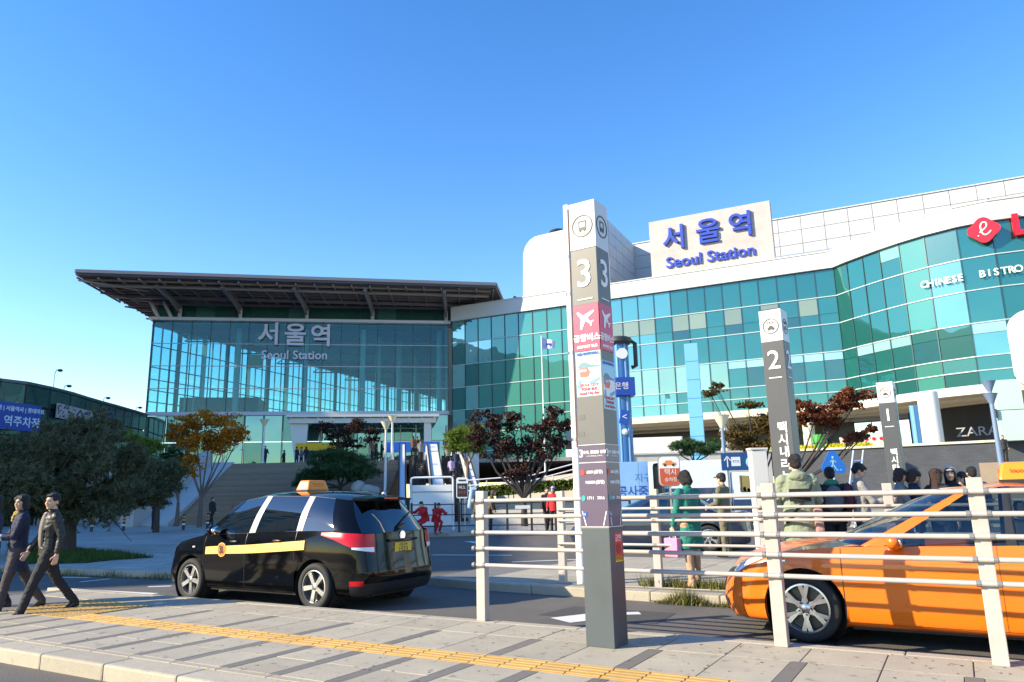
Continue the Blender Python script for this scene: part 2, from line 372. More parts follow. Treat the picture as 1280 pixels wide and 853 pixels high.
# ================================================================== FENCES
def fence(posts, label, name='guard_fence', group=None, collars=False):
    """posts: list of ground points; five round rails between flat posts"""
    p0 = posts[0]; root = empty(name, p0); tag(root, label, 'fence', group)
    H = 1.42
    d = posts[-1] - p0; ang = math.atan2(d.y, d.x)
    pm = MB().box((0, 0, H / 2), (.115, .09, H)).mesh('post', fencepaint, bevel=.006)
    bmesh_bolt = MB().lathe([(.008, 0), (.008, .012)], 6).mesh('bolt', steel)
    for p in posts: inst('post', pm, p - p0, (0, 0, ang), root)
    nr = Vector((math.sin(ang), -math.cos(ang), 0))
    if nr.y > 0: nr = -nr
    for a, b_ in zip(posts[:-1], posts[1:]):
        for z in (.605, .785, .96, 1.135, 1.31):
            u = (b_ - a).normalized() * .03
            A = a - p0 + Vector((0, 0, z)) + nr * .066 - u; B = b_ - p0 + Vector((0, 0, z)) + nr * .066 + u
            MB().tube([A, B], .0215, 10).build('rail', fencepaint, root, smooth=True)
    if collars:
        cm = MB().lathe([(.0275, -.016), (.0275, .016)], 10, axis='X').mesh('rail_collar', lead)
        for p in posts:
            for z in (.605, .785, .96, 1.135, 1.31):
                for sg in (-1, 1): inst('rail_collar', cm, p - p0 + nr * .066 + d.normalized() * (sg * .07) + Vector((0, 0, z)), (0, 0, ang), root)
    return root
fz = .13
P0, P1_, P2_ = gz(604, 776, fz), gz(978, 808, fz), gz(1252, 832, fz)
dv = (P2_ - P0) / (P2_ - P0).length
posts = [P0, (P0 + P1_) / 2, P1_, P2_, P2_ + dv * 1.64, P2_ + dv * 3.3]
fence(posts, 'nearest cream five-rail fence in front of the orange taxi', collars=True)
posts2 = [st(5.57 - 1.59 * k, 10.9, fz) for k in range(7)]
fence(posts2, 'second cream five-rail fence behind the orange taxi, beside the woman in green')
posts3 = [st(.3 - 1.6 * k, 14.6, fz) for k in range(5)]
fence(posts3, 'farther cream rail fence half hidden among the queueing people')

# ================================================================== SIGN PILLARS
icong = mat('icon grey', (.05, .05, .05), .5); pgrey = mat('pillar grey', (.125, .125, .12), .45, var=.09, scale=3.5)
pwhite = mat('pillar white', (.62, .61, .60), .4, var=.03)
pnavy = mat('pillar dark grey', (.10, .105, .115), .4)
pblue = mat('pillar base blue-grey', (.07, .085, .095), .45, var=.12, scale=4)
pink = mat('pink panel', (.62, .03, .105), .4)
purple = mat('purple timetable', (.105, .075, .125), .35, var=.06)
orange = mat('orange print', (.85, .33, .03), .5)
redp = mat('red print', (.62, .04, .03), .5); skyp = mat('pale blue print', (.36, .68, .83), .5); yel = mat('yellow print', (.85, .58, .03), .5)
def ring(r, w, n=28): 
    v = []; f = []
    for i in range(n):
        a = 2 * PI * i / n
        for rr in (r - w, r): v += [(rr * math.cos(a), rr * math.sin(a), 0), (rr * math.cos(a), rr * math.sin(a), .003)]
    for i in range(n):
        k = 4 * i; q = 4 * ((i + 1) % n); f += [(k + 1, k + 3, q + 3, q + 1), (k, k + 1, q + 1, q), (k + 2, q + 2, q + 3, k + 3)]
    return v, f
def flat(name, polys, m, loc, rot, parent, t=.003):
    b = MB()
    for p in polys: b.prism(p, t)
    o = b.build(name, m, parent); o.location = loc; o.rotation_euler = rot; return o
def rect(x0, y0, x1, y1): return [(x0, y0), (x1, y0), (x1, y1), (x0, y1)]
def bus_icon(r):
    k = r / .1
    return [[(x * k, y * k) for x, y in p] for p in (rect(-.042, -.045, .042, -.012), rect(-.042, .045, .042, .056), rect(-.042, -.012, -.034, .045), rect(.034, -.012, .042, .045), rect(-.034, -.058, -.018, -.045), rect(.018, -.058, .034, -.045))]
def taxi_icon(r):
    k = r / .1
    return [[(x * k, y * k) for x, y in p] for p in ([(-.055, -.04), (.055, -.04), (.055, -.012), (.035, -.005), (.022, .02), (-.022, .02), (-.035, -.005), (-.055, -.012)], rect(-.045, -.052, -.025, -.04), rect(.025, -.052, .045, -.04))]
PLANE = [(-.02, -.02), (-.105, .06), (-.085, .082), (.0, .035), (.075, .085), (.1, .083), (.098, .06), (.04, .0), (.075, -.045), (.1, -.04), (.095, -.055), (.07, -.062), (.062, -.088), (.048, -.09), (.052, -.062), (.01, -.03), (-.05, -.115), (-.075, -.11)]
PLANE = [(-.10, .075), (-.085, .09), (-.03, .045), (.07, .085), (.092, .088), (.09, .07), (.02, .015), (.045, -.022), (.085, -.012), (.082, -.026), (.062, -.038), (.06, -.07), (.045, -.068), (.04, -.042), (-.008, -.012), (-.045, -.095), (-.068, -.09), (-.055, .01)]
def faces(w):
    return [((0, -w / 2, 0), (PI / 2, 0, 0)), ((w / 2, 0, 0), (PI / 2, 0, PI / 2)), ((0, w / 2, 0), (PI / 2, 0, PI)), ((-w / 2, 0, 0), (PI / 2, 0, -PI / 2))]
def onface(fc, u, z, d=.002):
    (x, y, _), rot = fc; n = Vector((x, y, 0)).normalized(); tdir = Vector((math.cos(rot[2]), math.sin(rot[2]), 0))
    return Vector((x, y, 0)) + n * d + tdir * u + Vector((0, 0, z)), rot
def vtext(name, s, size, m, fc, z, step, parent, u=0., off=.004):
    for i, ch in enumerate(s):
        if ch == ' ': continue
        p, r = onface(fc, u, z - i * step); text(name, ch, size, m, p, r, parent, off=off)
# the near pillar: bus stop 3
pb = (gz(728, 808, fz) + gz(785, 805, fz)) / 2 + Vector((.02, .0, 0))
hp = empty('sign_pillar', pb, R(-33)); tag(hp, 'tall grey bus stop pillar numbered 3 with pink airport bus panel', 'sign pillar')
zc = lambda y: at(758, y, 7.02).z - fz
w = .285
ztop, z1, z2, z3, z4, z5, z6 = zc(250), zc(309), zc(379), zc(437), zc(495), zc(555), zc(660)
def block(name, za, zb, m, dw=0.): return bx(name, (0, 0, (za + zb) / 2), (w + dw, w + dw, zb - za - .002), m, hp, bevel=.004)
block('base', 0, z6, pblue); block('timetable_section', z6, z5, purple, .004); block('shaft', z5, z2, pgrey); block('number_section', z2, z1, pgrey, .003); block('cap', z1, ztop, pwhite, .006)
for fi, fc in enumerate(faces(w + .006)):
    if fi > 1: continue
    zi = (z1 + ztop) / 2 - .01
    v, f = ring(.118, .012); p, r = onface(fc, 0, zi); o = MB().add(v, f).build('icon_ring', icong, hp); o.location = p; o.rotation_euler = r
    p, r = onface(fc, 0, zi); flat('bus_icon', bus_icon(.1), icong, p, r, hp)
    p, r = onface(fc, 0, (z1 + z2) / 2 + .02); text('number', '3', .40, paper, p, r, hp, ext=.004, off=.004, sx=.95)
    p, r = onface(fc, 0, z2 + .055); flat('underline', [rect(-.085, -.006, .085, .006)], paper, p, r, hp)
    p, r = onface(fc, 0, (z2 + z3) / 2, .0); flat('airport_panel', [rect(-w / 2 + .004, -(z2 - z3) / 2, w / 2 - .004, (z2 - z3) / 2)], pink, p, r, hp)
    p, r = onface(fc, 0, z3 + .31, .004); flat('plane_icon', [PLANE], paper, p, r, hp)
    p, r = onface(fc, 0, z3 + .125, .004); text('lettering', '공항버스', .079, paper, p, r, hp, off=.003)
    p, r = onface(fc, 0, z3 + .04, .004); text('lettering', 'AIRPORT BUS', .037, paper, p, r, hp, off=.0015)
    # timetable
    p, r = onface(fc, -.115, z5 - .085, .0); text('number', '3', .10, paper, p, r, hp, off=.002)
    p, r = onface(fc, .025, z5 - .075, .0); text('lettering', '숙대, 갈월동 방향', .034, paper, p, r, hp, off=.001)
    p, r = onface(fc, .025, z5 - .108, .0); text('lettering', 'to Sookmyung, Galwol', .018, paper, p, r, hp)
    for zz in (z5 - .003, z5 - .17, z6 + .008): p, r = onface(fc, 0, zz, .0); flat('rule', [rect(-w / 2, -.003, w / 2, .003)], paper, p, r, hp, .0035)
    for zz, mm, tx, tt in ((z5 - .26, redp, 'lettering', '6001(공항)'), (z5 - .355, None, 'lettering', 'N6001(공항)'), (z5 - .50, mat('teal print', (.03, .32, .34), .5), 'lettering', '1711   7016')):
        if mm:
            p, r = onface(fc, -.108, zz, .0); flat('route_badge', [[(.022 * math.cos(i * PI / 6), .028 * math.sin(i * PI / 6)) for i in range(12)]], mm, p, r, hp, .0035)
        p, r = onface(fc, .02, zz, .0); text(tx, tt, .038, paper, p, r, hp, off=.001)
    for zz in (z5 - .65,): p, r = onface(fc, -.10, zz, .0); flat('route_badge', [rect(-.02, -.022, .02, .022)], bluepaint, p, r, hp, .0035); p, r = onface(fc, -.10, zz, .004); text('lettering', 'M', .03, paper, p, r, hp)
    p, r = onface(fc, 0, z6 + .09, .0); flat('route_line', [[(-.13, .06), (-.12, .06), (-.085, -.07), (-.095, -.07)], [(.13, .06), (.12, .06), (.085, -.07), (.095, -.07)]], paper, p, r, hp, .0035)
# tour bus poster, framed yellow, on both faces
def poster(fc, za, zb):
    h = zb - za; zm = (za + zb) / 2
    def pp(n, polys, m, d): p, r = onface(fc, .0, zm, d); flat(n, polys, m, p, r, hp, .0015)
    W2 = w / 2 - .004
    pp('poster_frame', [rect(-W2, -h / 2, W2 + .003, h / 2)], yel, -.002)
    pp('poster_sheet', [rect(-W2 + .004, -h / 2 + .006, W2 - .006, h / 2 - .003)], skyp, .0)
    pp('poster_print', [[(-.13, -.02), (.0, .06), (.125, .045), (.125, -.1), (-.13, -.15)]], paper, .002)
    pp('poster_print', [[(-.115, .075), (-.07, .115), (-.02, .112), (.03, .085), (.12, .072), (.12, .062), (-.1, .06)]], mat('poster slate', (.12, .25, .30), .5), .002)
    pp('poster_print', [[(-.1, .06), (-.01, .065), (.02, .02), (.0, -.03), (-.09, -.03)]], mat('poster red', (.75, .13, .10), .5), .004)
    pp('poster_print', [rect(-.085, .022, -.055, .045), rect(-.05, .024, -.02, .047)], skyp, .006)
    pp('poster_print', [[(-.13, -.13), (-.1, -.05), (-.08, -.05), (-.075, -.15)], [(.0, -.08), (.12, -.04), (.12, -.075), (.02, -.11)]], mat('poster blue', (.12, .35, .62), .5), .004)
    for s_, y_, sz, m_ in (('서울시티투어버스', h / 2 - .03, .034, bluepaint), ('SEOUL CITY', -h / 2 + .115, .036, redp), ('TOUR BUS', -h / 2 + .075, .036, redp), ('Seoul City Bus', -h / 2 + .035, .036, redp)):
        p, r = onface(fc, 0, zm + y_, .006); text('lettering', s_, sz, m_, p, r, hp, ext=.001, off=.001)
fcs = faces(w)
poster(fcs[0], z4, z3 - .003)
poster(fcs[1], z4 - .13, z3 - .1)
for u_, za, hh in ((-.09, zc(520), .05), (-.1, zc(541), .045)):
    p, r = onface(fcs[0], u_, za, .0); flat('sticker_trace', [rect(-.035, -hh / 2, .03, hh / 2)], mat('glue trace', (.12, .12, .12), .6), p, r, hp, .002)
p, r = onface(fcs[1], .03, zc(684), .0); flat('sticker', [rect(-.075, -.13, .085, .12)], redp, p, r, hp, .002)
p, r = onface(fcs[1], .03, zc(684) + .07, .003); text('lettering', '금연', .07, paper, p, r, hp, ext=.001)
p, r = onface(fcs[1], .03, zc(684) - .02, .003); flat('sticker_print', [[(.05 * math.cos(i * PI / 8), .05 * math.sin(i * PI / 8)) for i in range(16)]], mat('dull red', (.3, .02, .02), .5), p, r, hp, .001)
p, r = onface(fcs[1], .035, zc(701), .0); flat('sticker', [rect(-.075, -.02, .075, .035)], yel, p, r, hp, .002)
# the same family of pillars farther off
def taxi_pillar(num, words, base, h, w2, label, zt):
    e = empty('sign_pillar', base, R(-36)); tag(e, label, 'sign pillar')
    bx('shaft', (0, 0, (h - .52) / 2), (w2, w2, h - .52), mat('taxi pillar grey', (.055, .06, .072), .45, var=.08, scale=3), e, bevel=.006); bx('cap', (0, 0, h - .26), (w2 + .006, w2 + .006, .516), pwhite, e, bevel=.006)
    bx('roof_plate', (0, 0, h + .012), (w2 - .06, w2 - .06, .022), dark, e)
    for fi, fc in enumerate(faces(w2 + .008)):
        if fi > 1: continue
        v, f = ring(.125, .012); p, r = onface(fc, 0, h - .27); o = MB().add(v, f).build('icon_ring', icong, e); o.location = p; o.rotation_euler = r
        p, r = onface(fc, 0, h - .285); flat('taxi_icon', taxi_icon(.1), icong, p, r, e)
        p, r = onface(fc, 0, h - .215); text('lettering', 'TAXI', .06, icong, p, r, e)
        p, r = onface(fc, 0, h - .83); text('number', num, .42, paper, p, r, e, ext=.004, off=.003)
        p, r = onface(fc, 0, h - 1.1); flat('underline', [rect(-.1, -.008, .1, .008)], paper, p, r, e)
        if fi == 0: vtext('lettering', words, .18, paper, fc, zt, .187, e, u=.03)
    return e
def top_h(x, y, Y): return at(x, y, Y).z - fz
b2 = Vector((at(990, 640, 11.6).x, 11.6, fz)); taxi_pillar('2', '택시내리는곳', b2, top_h(972, 388, 11.5), .34, 'grey taxi pillar numbered 2 behind the orange taxi bonnet', top_h(974, 535, 11.4))
b1 = Vector((at(1122, 600, 18.2).x, 18.2, fz)); taxi_pillar('1', '택시타는곳', b1, top_h(1106, 478, 18.1), .36, 'smallest grey taxi pillar numbered 1 beyond the queue', top_h(1111, 566, 18.))
# pole strapped behind the near pillar
pl = empty('slim_pole', (at(724, 640, 11.9).x, 11.9, fz)); tag(pl, 'slim white pole standing just behind the number 3 pillar', 'pole')
hh = at(709, 258, 11.9).z - fz
MB().tube([(0, 0, 0), (0, 0, hh)], .075, 14).build('shaft', white, pl, smooth=True)
bx('foot_plate', (0, 0, .012), (.3, .3, .024), steel, pl)
for z in (hh - .95, hh - 1.6, hh - 2.6, 2.2): MB().lathe([(.082, 0), (.082, .05)], 14, (0, 0, z)).build('clamp', steel, pl)
bx('cable', (-.0, -.085, hh / 2 + 1), (.02, .015, hh - 2.2), mat('rusty cable', (.25, .14, .10), .7), pl)

# ================================================================== CARS
def cr(p0, p1, p2, p3, t):
    return .5 * ((2 * p1) + (-p0 + p2) * t + (2 * p0 - 5 * p1 + 4 * p2 - p3) * t * t + (-p0 + 3 * p1 - 3 * p2 + p3) * t ** 3)
def cseq(P, u):
    n = len(P) - 1; i = min(int(u), n - 1); t = u - i
    a = P[i - 1] if i > 0 else 2 * P[0] - P[1]; d = P[i + 2] if i + 2 <= n else 2 * P[n] - P[n - 1]
    return cr(a, P[i], P[i + 1], d, t)
class Patch:
    """smooth surface through a net of control points"""
    def __init__(s, net): s.net = net; s.nu = len(net) - 1; s.nv = len(net[0]) - 1
    def p(s, u, v): return cseq([cseq(r, v) for r in s.net], u)
    def n(s, u, v):
        e = .01; u0, u1, v0, v1 = max(u - e, 0), min(u + e, s.nu), max(v - e, 0), min(v + e, s.nv)
        d = (s.p(u, v1) - s.p(u, v0)).cross(s.p(u1, v) - s.p(u0, v)); return d.normalized() if d.length > 1e-9 else Vector((0, 0, 1))
    def grid(s, u0, u1, v0, v1, nu, nv, off=0., lo=None, hi=None, sgn=1):
        """sub-rectangle (v limits may be functions of 0..1 along u), pushed off along the normal"""
        b = MB()
        for i in range(nu + 1):
            k = i / nu; u = u0 + (u1 - u0) * k; a = lo(k) if lo else v0; c = hi(k) if hi else v1
            for j in range(nv + 1):
                v = a + (c - a) * j / nv; q = s.p(u, v)
                if off: q = q + s.n(u, v) * off * sgn
                b.v.append(tuple(q))
        for i in range(nu):
            for j in range(nv):
                k = i * (nv + 1) + j; b.f.append((k, k + nv + 1, k + nv + 2, k + 1))
        return b
def mirror(b):
    m = MB(); m.v = [(x, -y, z) for x, y, z in b.v]; m.f = [q[::-1] for q in b.f]; return m
def both(b): 
    m = mirror(b); r = MB(); r.add(b.v, b.f); r.add(m.v, m.f); return r
def carve(b, arches, r):
    """cut round wheel openings out of a side grid (x-z circles)"""
    for cx, cz in arches:
        ins = [((v[0] - cx) ** 2 + (v[2] - cz) ** 2) < r * r for v in b.v]
        b.f = [q for q in b.f if not all(ins[i] for i in q)]
        for q in b.f:
            for i in q:
                if ins[i]:
                    x, y, z = b.v[i]; d = math.hypot(x - cx, z - cz) or 1e-3
                    b.v[i] = (cx + (x - cx) * r / d, y, cz + (z - cz) * r / d)
    return b
V = Vector
glassdark = clearglass('car glass', (.10, .12, .13), .16)
glasslight = clearglass('car glass light', (.42, .50, .50), .07)
tyrem = mat('tyre', (.022, .022, .023), .8, bump=.2, scale=8); alloy = mat('alloy', (.62, .62, .64), .25, .9); brake = mat('brake disc', (.09, .09, .09), .4, .6)
lampred = mat('tail lamp red', (.50, .006, .015), .15, spec=.4); lampwhite = mat('lamp clear', (.75, .76, .78), .08, coat=1)
trimblack = mat('trim black', (.02, .02, .022), .35); seatm = mat('car seat', (.04, .04, .045), .8); glaretrim = mat('pillar and trim glare', (.46, .46, .47), .3)  # pale colour stands in for sun glare on black pillars and chrome trim
platem = mat('plate yellow', (.72, .48, .02), .4); signor = mat('roof lamp orange', (.80, .25, .015), .35)
def wheel(r, w, rimr, spokes, pair):
    e = empty('wheel')
    MB().lathe([(rimr, -w * .42), (r * .93, -w * .5), (r, -w * .32), (r, w * .32), (r * .93, w * .5), (rimr, w * .46), (rimr * .97, w * .2)], 36, axis='Y', capped=False).build('tyre', tyrem, e, smooth='all')
    b = MB().lathe([(rimr * .985, -w * .3), (rimr * 1.0, w * .46), (rimr * .93, w * .47), (rimr * .9, w * .2), (rimr * .9, -w * .3)], 36, axis='Y', capped=False)
    b.lathe([(rimr * .2, w * .1), (rimr * .2, w * .40), (rimr * .13, w * .43)], 16, axis='Y')
    for k in range(spokes):
        for dd in ((-pair, pair) if pair else (0,)):
            a = 2 * PI * k / spokes; a2 = a + dd
            wi, wo_ = (.16, .24) if not pair else (.11, .15)
            x0, x1 = rimr * .14, rimr * .95; M = Matrix.Rotation(a, 4, 'Y'); b0 = rimr * (dd * .5); b1 = rimr * dd * 1.1
            pts = []
            for (x, c, hw, y) in ((x0, b0, rimr * wi * .75, w * .39), (x1, b1, rimr * wo_ * .62, w * .44)):
                for sg, yy in ((-1, y), (1, y), (1, y - w * .16), (-1, y - w * .16)): pts.append(M @ V((x, yy, c + sg * hw)))
            b.add(pts, [(0, 4, 5, 1), (1, 5, 6, 2), (2, 6, 7, 3), (3, 7, 4, 0), (0, 1, 2, 3), (7, 6, 5, 4)])
    b.build('rim', alloy, e, smooth=True)
    MB().lathe([(rimr * .88, -.01), (rimr * .88, .01)], 30, (0, w * .02, 0), 'Y').build('brake_disc', brake, e)
    for k in range(5):
        a = 2 * PI * (k + .5) / 5; MB().lathe([(.012, w * .3), (.010, w * .42)], 6, (rimr * .27 * math.cos(a), 0, rimr * .27 * math.sin(a)), 'Y').build('wheel_nut', brake, e)
    return e
def make_car(C, label, cat, loc, az):
    """C: dict of control points; x forward from the rear axle, y to the left, z up"""
    car = empty(C['name'], loc, R(90 - az)); tag(car, label, cat)
    paint = C['paint']
    st_ = C['side']; n = len(st_)
    zb = C['zb']; net = []
    for i, (x, y, z5) in enumerate(st_):
        a = V(st_[max(i - 1, 0)][:2]); b_ = V(st_[min(i + 1, n - 1)][:2]); t = (b_ - a).normalized(); nr = V((-t.y, t.x)) 
        if i == 0: nr = V((-1, 0))
        if i == n - 1: nr = V((1, 0))
        if nr.dot(V((x - 1.3, y))) < 0: nr = -nr
        e = 'rear' if i <= 2 else ('front' if i >= n - 3 else 'mid')
        ins = C['inset'][e]; net.append([])
        m = C['mid']
        zz = [zb, zb + .05, zb + .24, m, m + (z5 - m) * .62, z5]
        if e == 'front': zz = [zb, zb + .05, zb + .2, zb + .33, zb + .33 + (z5 - zb - .33) * .6, z5]
        for j in range(6):
            net[-1].append(V((x - nr.x * ins[j], max(0, y - nr.y * ins[j]) if i not in (0, n - 1) else 0, zz[j])))
    A = Patch(net)
    arches = [(0, C['wr']), (C['wb'], C['wr'])]; ar = C['wr'] + .055
    def side(name, u0, u1, m, v0=0, v1=5, per=7, sidepart='both', parent=car):
        g = carve(A.grid(u0, u1, v0, v1, max(2, round((u1 - u0) * per)), 26 if v1 - v0 > 3 else 10), arches, ar)
        for k, q in ((1, g), (-1, mirror(g))):
            if sidepart == 'both' and (u0 == 0 or u1 == n - 1): both(g).build(name, m, parent, smooth='all'); break
            q.build(name, m, parent, smooth='all')
    for nm, u0, u1, m, v0, v1 in C['panels']: side(nm, u0, u1, m, v0, v1)
    # seams between panels: thin dark grooves
    for u0, v0, v1 in C['seams']:
        b = both(A.grid(u0 - .006, u0 + .006, v0, v1, 1, 16, .0025)); b.build('panel_gap', trimblack, car)
    for u0, u1, v in C.get('hseams', []): both(A.grid(u0, u1, v - .012, v + .012, 16, 1, .0025)).build('panel_gap', trimblack, car)
    # greenhouse
    gs = C['glass']; gnet = []
    for (B_, T_) in gs:
        B_, T_ = V(B_), V(T_); d = T_ - B_; out = V((0, 1, 0)) if B_.y > .5 else V((1 if B_.x > 1 else -1, 0, .2)); bul = C.get('bulge', .035)
        gnet.append([B_, B_ + d * .07 + out * bul * .25, B_ + d * .5 + out * bul, B_ + d * .93 + out * bul * .25, T_])
    G = Patch(gnet); ng = len(gs) - 1
    for nm, u0, u1, v0, v1, m in C['ghs']:
        g = G.grid(u0, u1, v0, v1, max(3, round((u1 - u0) * 5)), 8 if v1 - v0 > 1 else 2, -.004 if nm in ('window', 'windscreen', 'rear_window') else 0)
        if u0 == 0 or u1 == ng: both(g).build(nm, m, car, smooth='all')
        else: g.build(nm, m, car, smooth='all'); mirror(g).build(nm, m, car, smooth='all')
    # roof, bonnet, boot lid
    def across(rowsL, crown, name, m, nu, extra=None):
        nn = []
        for (x, y, z), (xc, zc_) in rowsL:
            xm, zm = x + (xc - x) * .68, z + (zc_ - z) * .72
            nn.append([V((x, y, z)), V((xm, y * .55, zm)), V((xc, 0, zc_)), V((xm, -y * .55, zm)), V((x, -y, z))])
        P = Patch(nn); P.grid(0, len(nn) - 1, 0, 4, nu, 16).build(name, m, car, smooth='all'); return P
    RP = across(C['roof'], 0, 'roof', paint, 20)
    HP = across(C['bonnet'], 0, 'bonnet', paint, 12)
    if 'boot' in C: across(C['boot'], 0, 'boot_lid', paint, 8)
    # wheels with dark liners
    w0 = wheel(C['wr'], C['tw'], C['rim'], C['spokes'], C['pair'])
    yw = C['track']
    for i, (x, sg) in enumerate(((0, 1), (0, -1), (C['wb'], 1), (C['wb'], -1))):
        w_ = w0 if i == 0 else copy_tree(w0); w_.parent = car; w_.location = (x, sg * yw, C['wr']); w_.rotation_euler = (0, rnd.uniform(0, 1.2), 0 if sg > 0 else PI)
        if i == 0: w_.rotation_euler = (0, .15, 0)
        MB().lathe([(ar + .01, -.16), (ar + .01, .12)], 28, (x, sg * (yw - .03), C['wr']), 'Y', capped=False).build('wheel_arch_liner', black, car)
        MB().lathe([(ar + .01, -.01), (ar + .01, .01)], 28, (x, sg * (yw - .2), C['wr']), 'Y').build('wheel_arch_liner', black, car)
    x0, x1 = st_[0][0] + .15, st_[-1][0] - .15
    bx('underbody', ((x0 + x1) / 2, 0, zb + .04), (x1 - x0, .95, .12), black, car)
    bx('underbody', (C['wb'] / 2, 0, zb + .03), (C['wb'] - 2 * ar - .05, 1.6, .1), black, car)
    return car, A, G, RP, HP
def part(car, name, m, b, smooth='all'): return b.build(name, m, car, smooth=smooth)
def mirrors(car, x, y, z, m):
    for sg in (1, -1):
        b = MB().ball((x, sg * (y + .10), z), (.075, .115, .08), 14); b.box((x + .01, sg * (y + .0), z - .04), (.05, .12, .045)); b.build('wing_mirror', m, car, smooth='all')
        MB().ball((x - .06, sg * (y + .10), z), (.022, .095, .062), 12).build('mirror_glass', chrome, car, smooth='all')
def handle(car, P, u, v, m):
    for sg in (1, -1):
        q = P.p(u, v); n_ = P.n(u, v)
        b = MB().ball((q.x, sg * q.y + sg * .018, q.z), (.105, .02, .018), 12); b.build('door_handle', m, car, smooth='all')
def seats(car, x, y, z, m, back=True):
    b = MB().box((x, y, z), (.5, .5, .16)); b.box((x - .27, y, z + .34), (.14, .48, .62), m=Matrix.Rotation(-.2, 3, 'Y')); b.box((x - .36, y, z + .74), (.1, .26, .17)); b.build('seat', m, car, bevel=.03)
def rooflamp(car, loc, d, m, base=None, txt=True):
    e = empty('roof_sign', loc); e.parent = car
    MB().box((0, 0, d[2] / 2), (d[0], d[1], d[2]), taper=.74).build('lamp_shade', m, e, bevel=.025)
    bx('lamp_foot', (0, 0, -.012), (d[0] * .9, d[1] * 1.02, .035), base or trimblack, e)
    return e

# ---- black people-carrier taxi
pblack = mat('black car paint', (.003, .003, .004), .07, spec=.34)
side_b = [(-.87, 0, 1.02), (-.86, .36, 1.02), (-.80, .68, 1.025), (-.62, .835, 1.04), (-.36, .88, 1.055), (0, .892, 1.065), (.42, .897, 1.06), (.88, .90, 1.05), (1.42, .90, 1.03), (2.30, .893, .995), (2.70, .885, .95), (3.12, .86, .88), (3.40, .75, .81), (3.56, .45, .77), (3.63, 0, .76)]
zmid = .70
carens = dict(name='black_taxi', paint=pblack, side=side_b, zb=.20, mid=zmid, wr=.316, wb=2.75, tw=.21, rim=.225, track=.785, spokes=5, pair=0,
    inset=dict(mid=[.11, .035, .012, 0, .014, .05], rear=[.10, .02, -.035, .0, .03, .045], front=[.08, .015, -.02, .0, .03, .09]),
    panels=[('rear_bumper', 0, 3, pblack, 0, 2.3), ('tailgate', 0, 2.6, pblack, 2.3, 5), ('rear_quarter', 2.6, 5.95, pblack, 2.3, 5), ('rear_quarter', 3, 5, pblack, 0, 2.3), ('rear_door', 5.95, 8.05, pblack, 0, 5), ('front_door', 8.05, 9.25, pblack, 0, 5), ('front_wing', 9.25, 11.6, pblack, 0, 5), ('front_bumper', 11.6, 14, pblack, 0, 5)],
    seams=[(5.95, 2.2, 5), (8.05, 1, 5), (9.25, 1, 4.9), (2.6, 2.3, 4.4), (11.6, .5, 3)], hseams=[(0, 2.6, 2.3), (6.3, 9.25, 1.0)],
    glass=[((-.80, 0, 1.02), (-.42, 0, 1.51)), ((-.79, .36, 1.02), (-.41, .31, 1.503)), ((-.71, .63, 1.025), (-.36, .48, 1.48)), ((-.54, .78, 1.035), (-.26, .56, 1.485)), ((-.30, .83, 1.05), (-.10, .60, 1.51)), ((.30, .845, 1.058), (.26, .64, 1.55)), ((.42, .848, 1.055), (.37, .645, 1.555)),
           ((1.30, .85, 1.028), (1.16, .655, 1.575)), ((1.44, .85, 1.023), (1.27, .655, 1.575)), ((2.32, .84, .992), (1.80, .625, 1.515)), ((2.58, .80, .985), (1.93, .595, 1.485)), ((2.78, .45, 1.0), (2.0, .35, 1.53)), ((2.85, 0, 1.005), (2.02, 0, 1.54))],
    ghs=[('rear_window', 0, 2.2, .35, 3.6, glassdark), ('tailgate_frame', 0, 2.2, 0, .35, pblack), ('tailgate_frame', 0, 2.2, 3.6, 4, pblack), ('rear_pillar', 2.2, 4, 0, 4, pblack),
         ('window', 4, 5, .5, 3.45, glassdark), ('window', 6, 7, .5, 3.45, glassdark), ('window', 8, 9, .5, 3.45, glassdark), ('window_pillar', 5, 6, .5, 3.45, glaretrim), ('window_pillar', 7, 8, .5, 3.45, glaretrim),
         ('window_trim', 4, 9, 3.45, 3.78, glaretrim), ('window_trim', 4, 9, .34, .5, glaretrim), ('door_frame', 4, 9, 3.78, 4, pblack), ('door_frame', 4, 9, 0, .32, pblack), ('front_pillar', 9, 9.8, 0, 4, pblack), ('windscreen', 9.8, 12, .2, 3.8, glassdark), ('screen_edge', 9.8, 12, 0, .2, trimblack), ('screen_edge', 9.8, 12, 3.8, 4, trimblack)],
    roof=[((-.38, .48, 1.48), (-.42, 1.512)), ((-.26, .56, 1.487), (-.26, 1.56)), ((.3, .64, 1.552), (.3, 1.62)), ((1.2, .655, 1.577), (1.2, 1.64)), ((1.80, .625, 1.517), (1.85, 1.585)), ((1.93, .595, 1.487), (2.02, 1.542))],
    bonnet=[((2.56, .80, .985), (2.85, 1.01)), ((2.75, .835, .95), (3.0, .985)), ((3.08, .81, .885), (3.25, .93)), ((3.33, .70, .815), (3.46, .845)), ((3.43, .64, .79), (3.575, .775))])
LOC_B = V((-2.36, 11.42, 0)); AZ_B = -58.4
bt, A, G, RP, HP = make_car(carens, 'black people-carrier taxi with a yellow door stripe, parked seen from its rear corner', 'taxi', LOC_B, AZ_B)
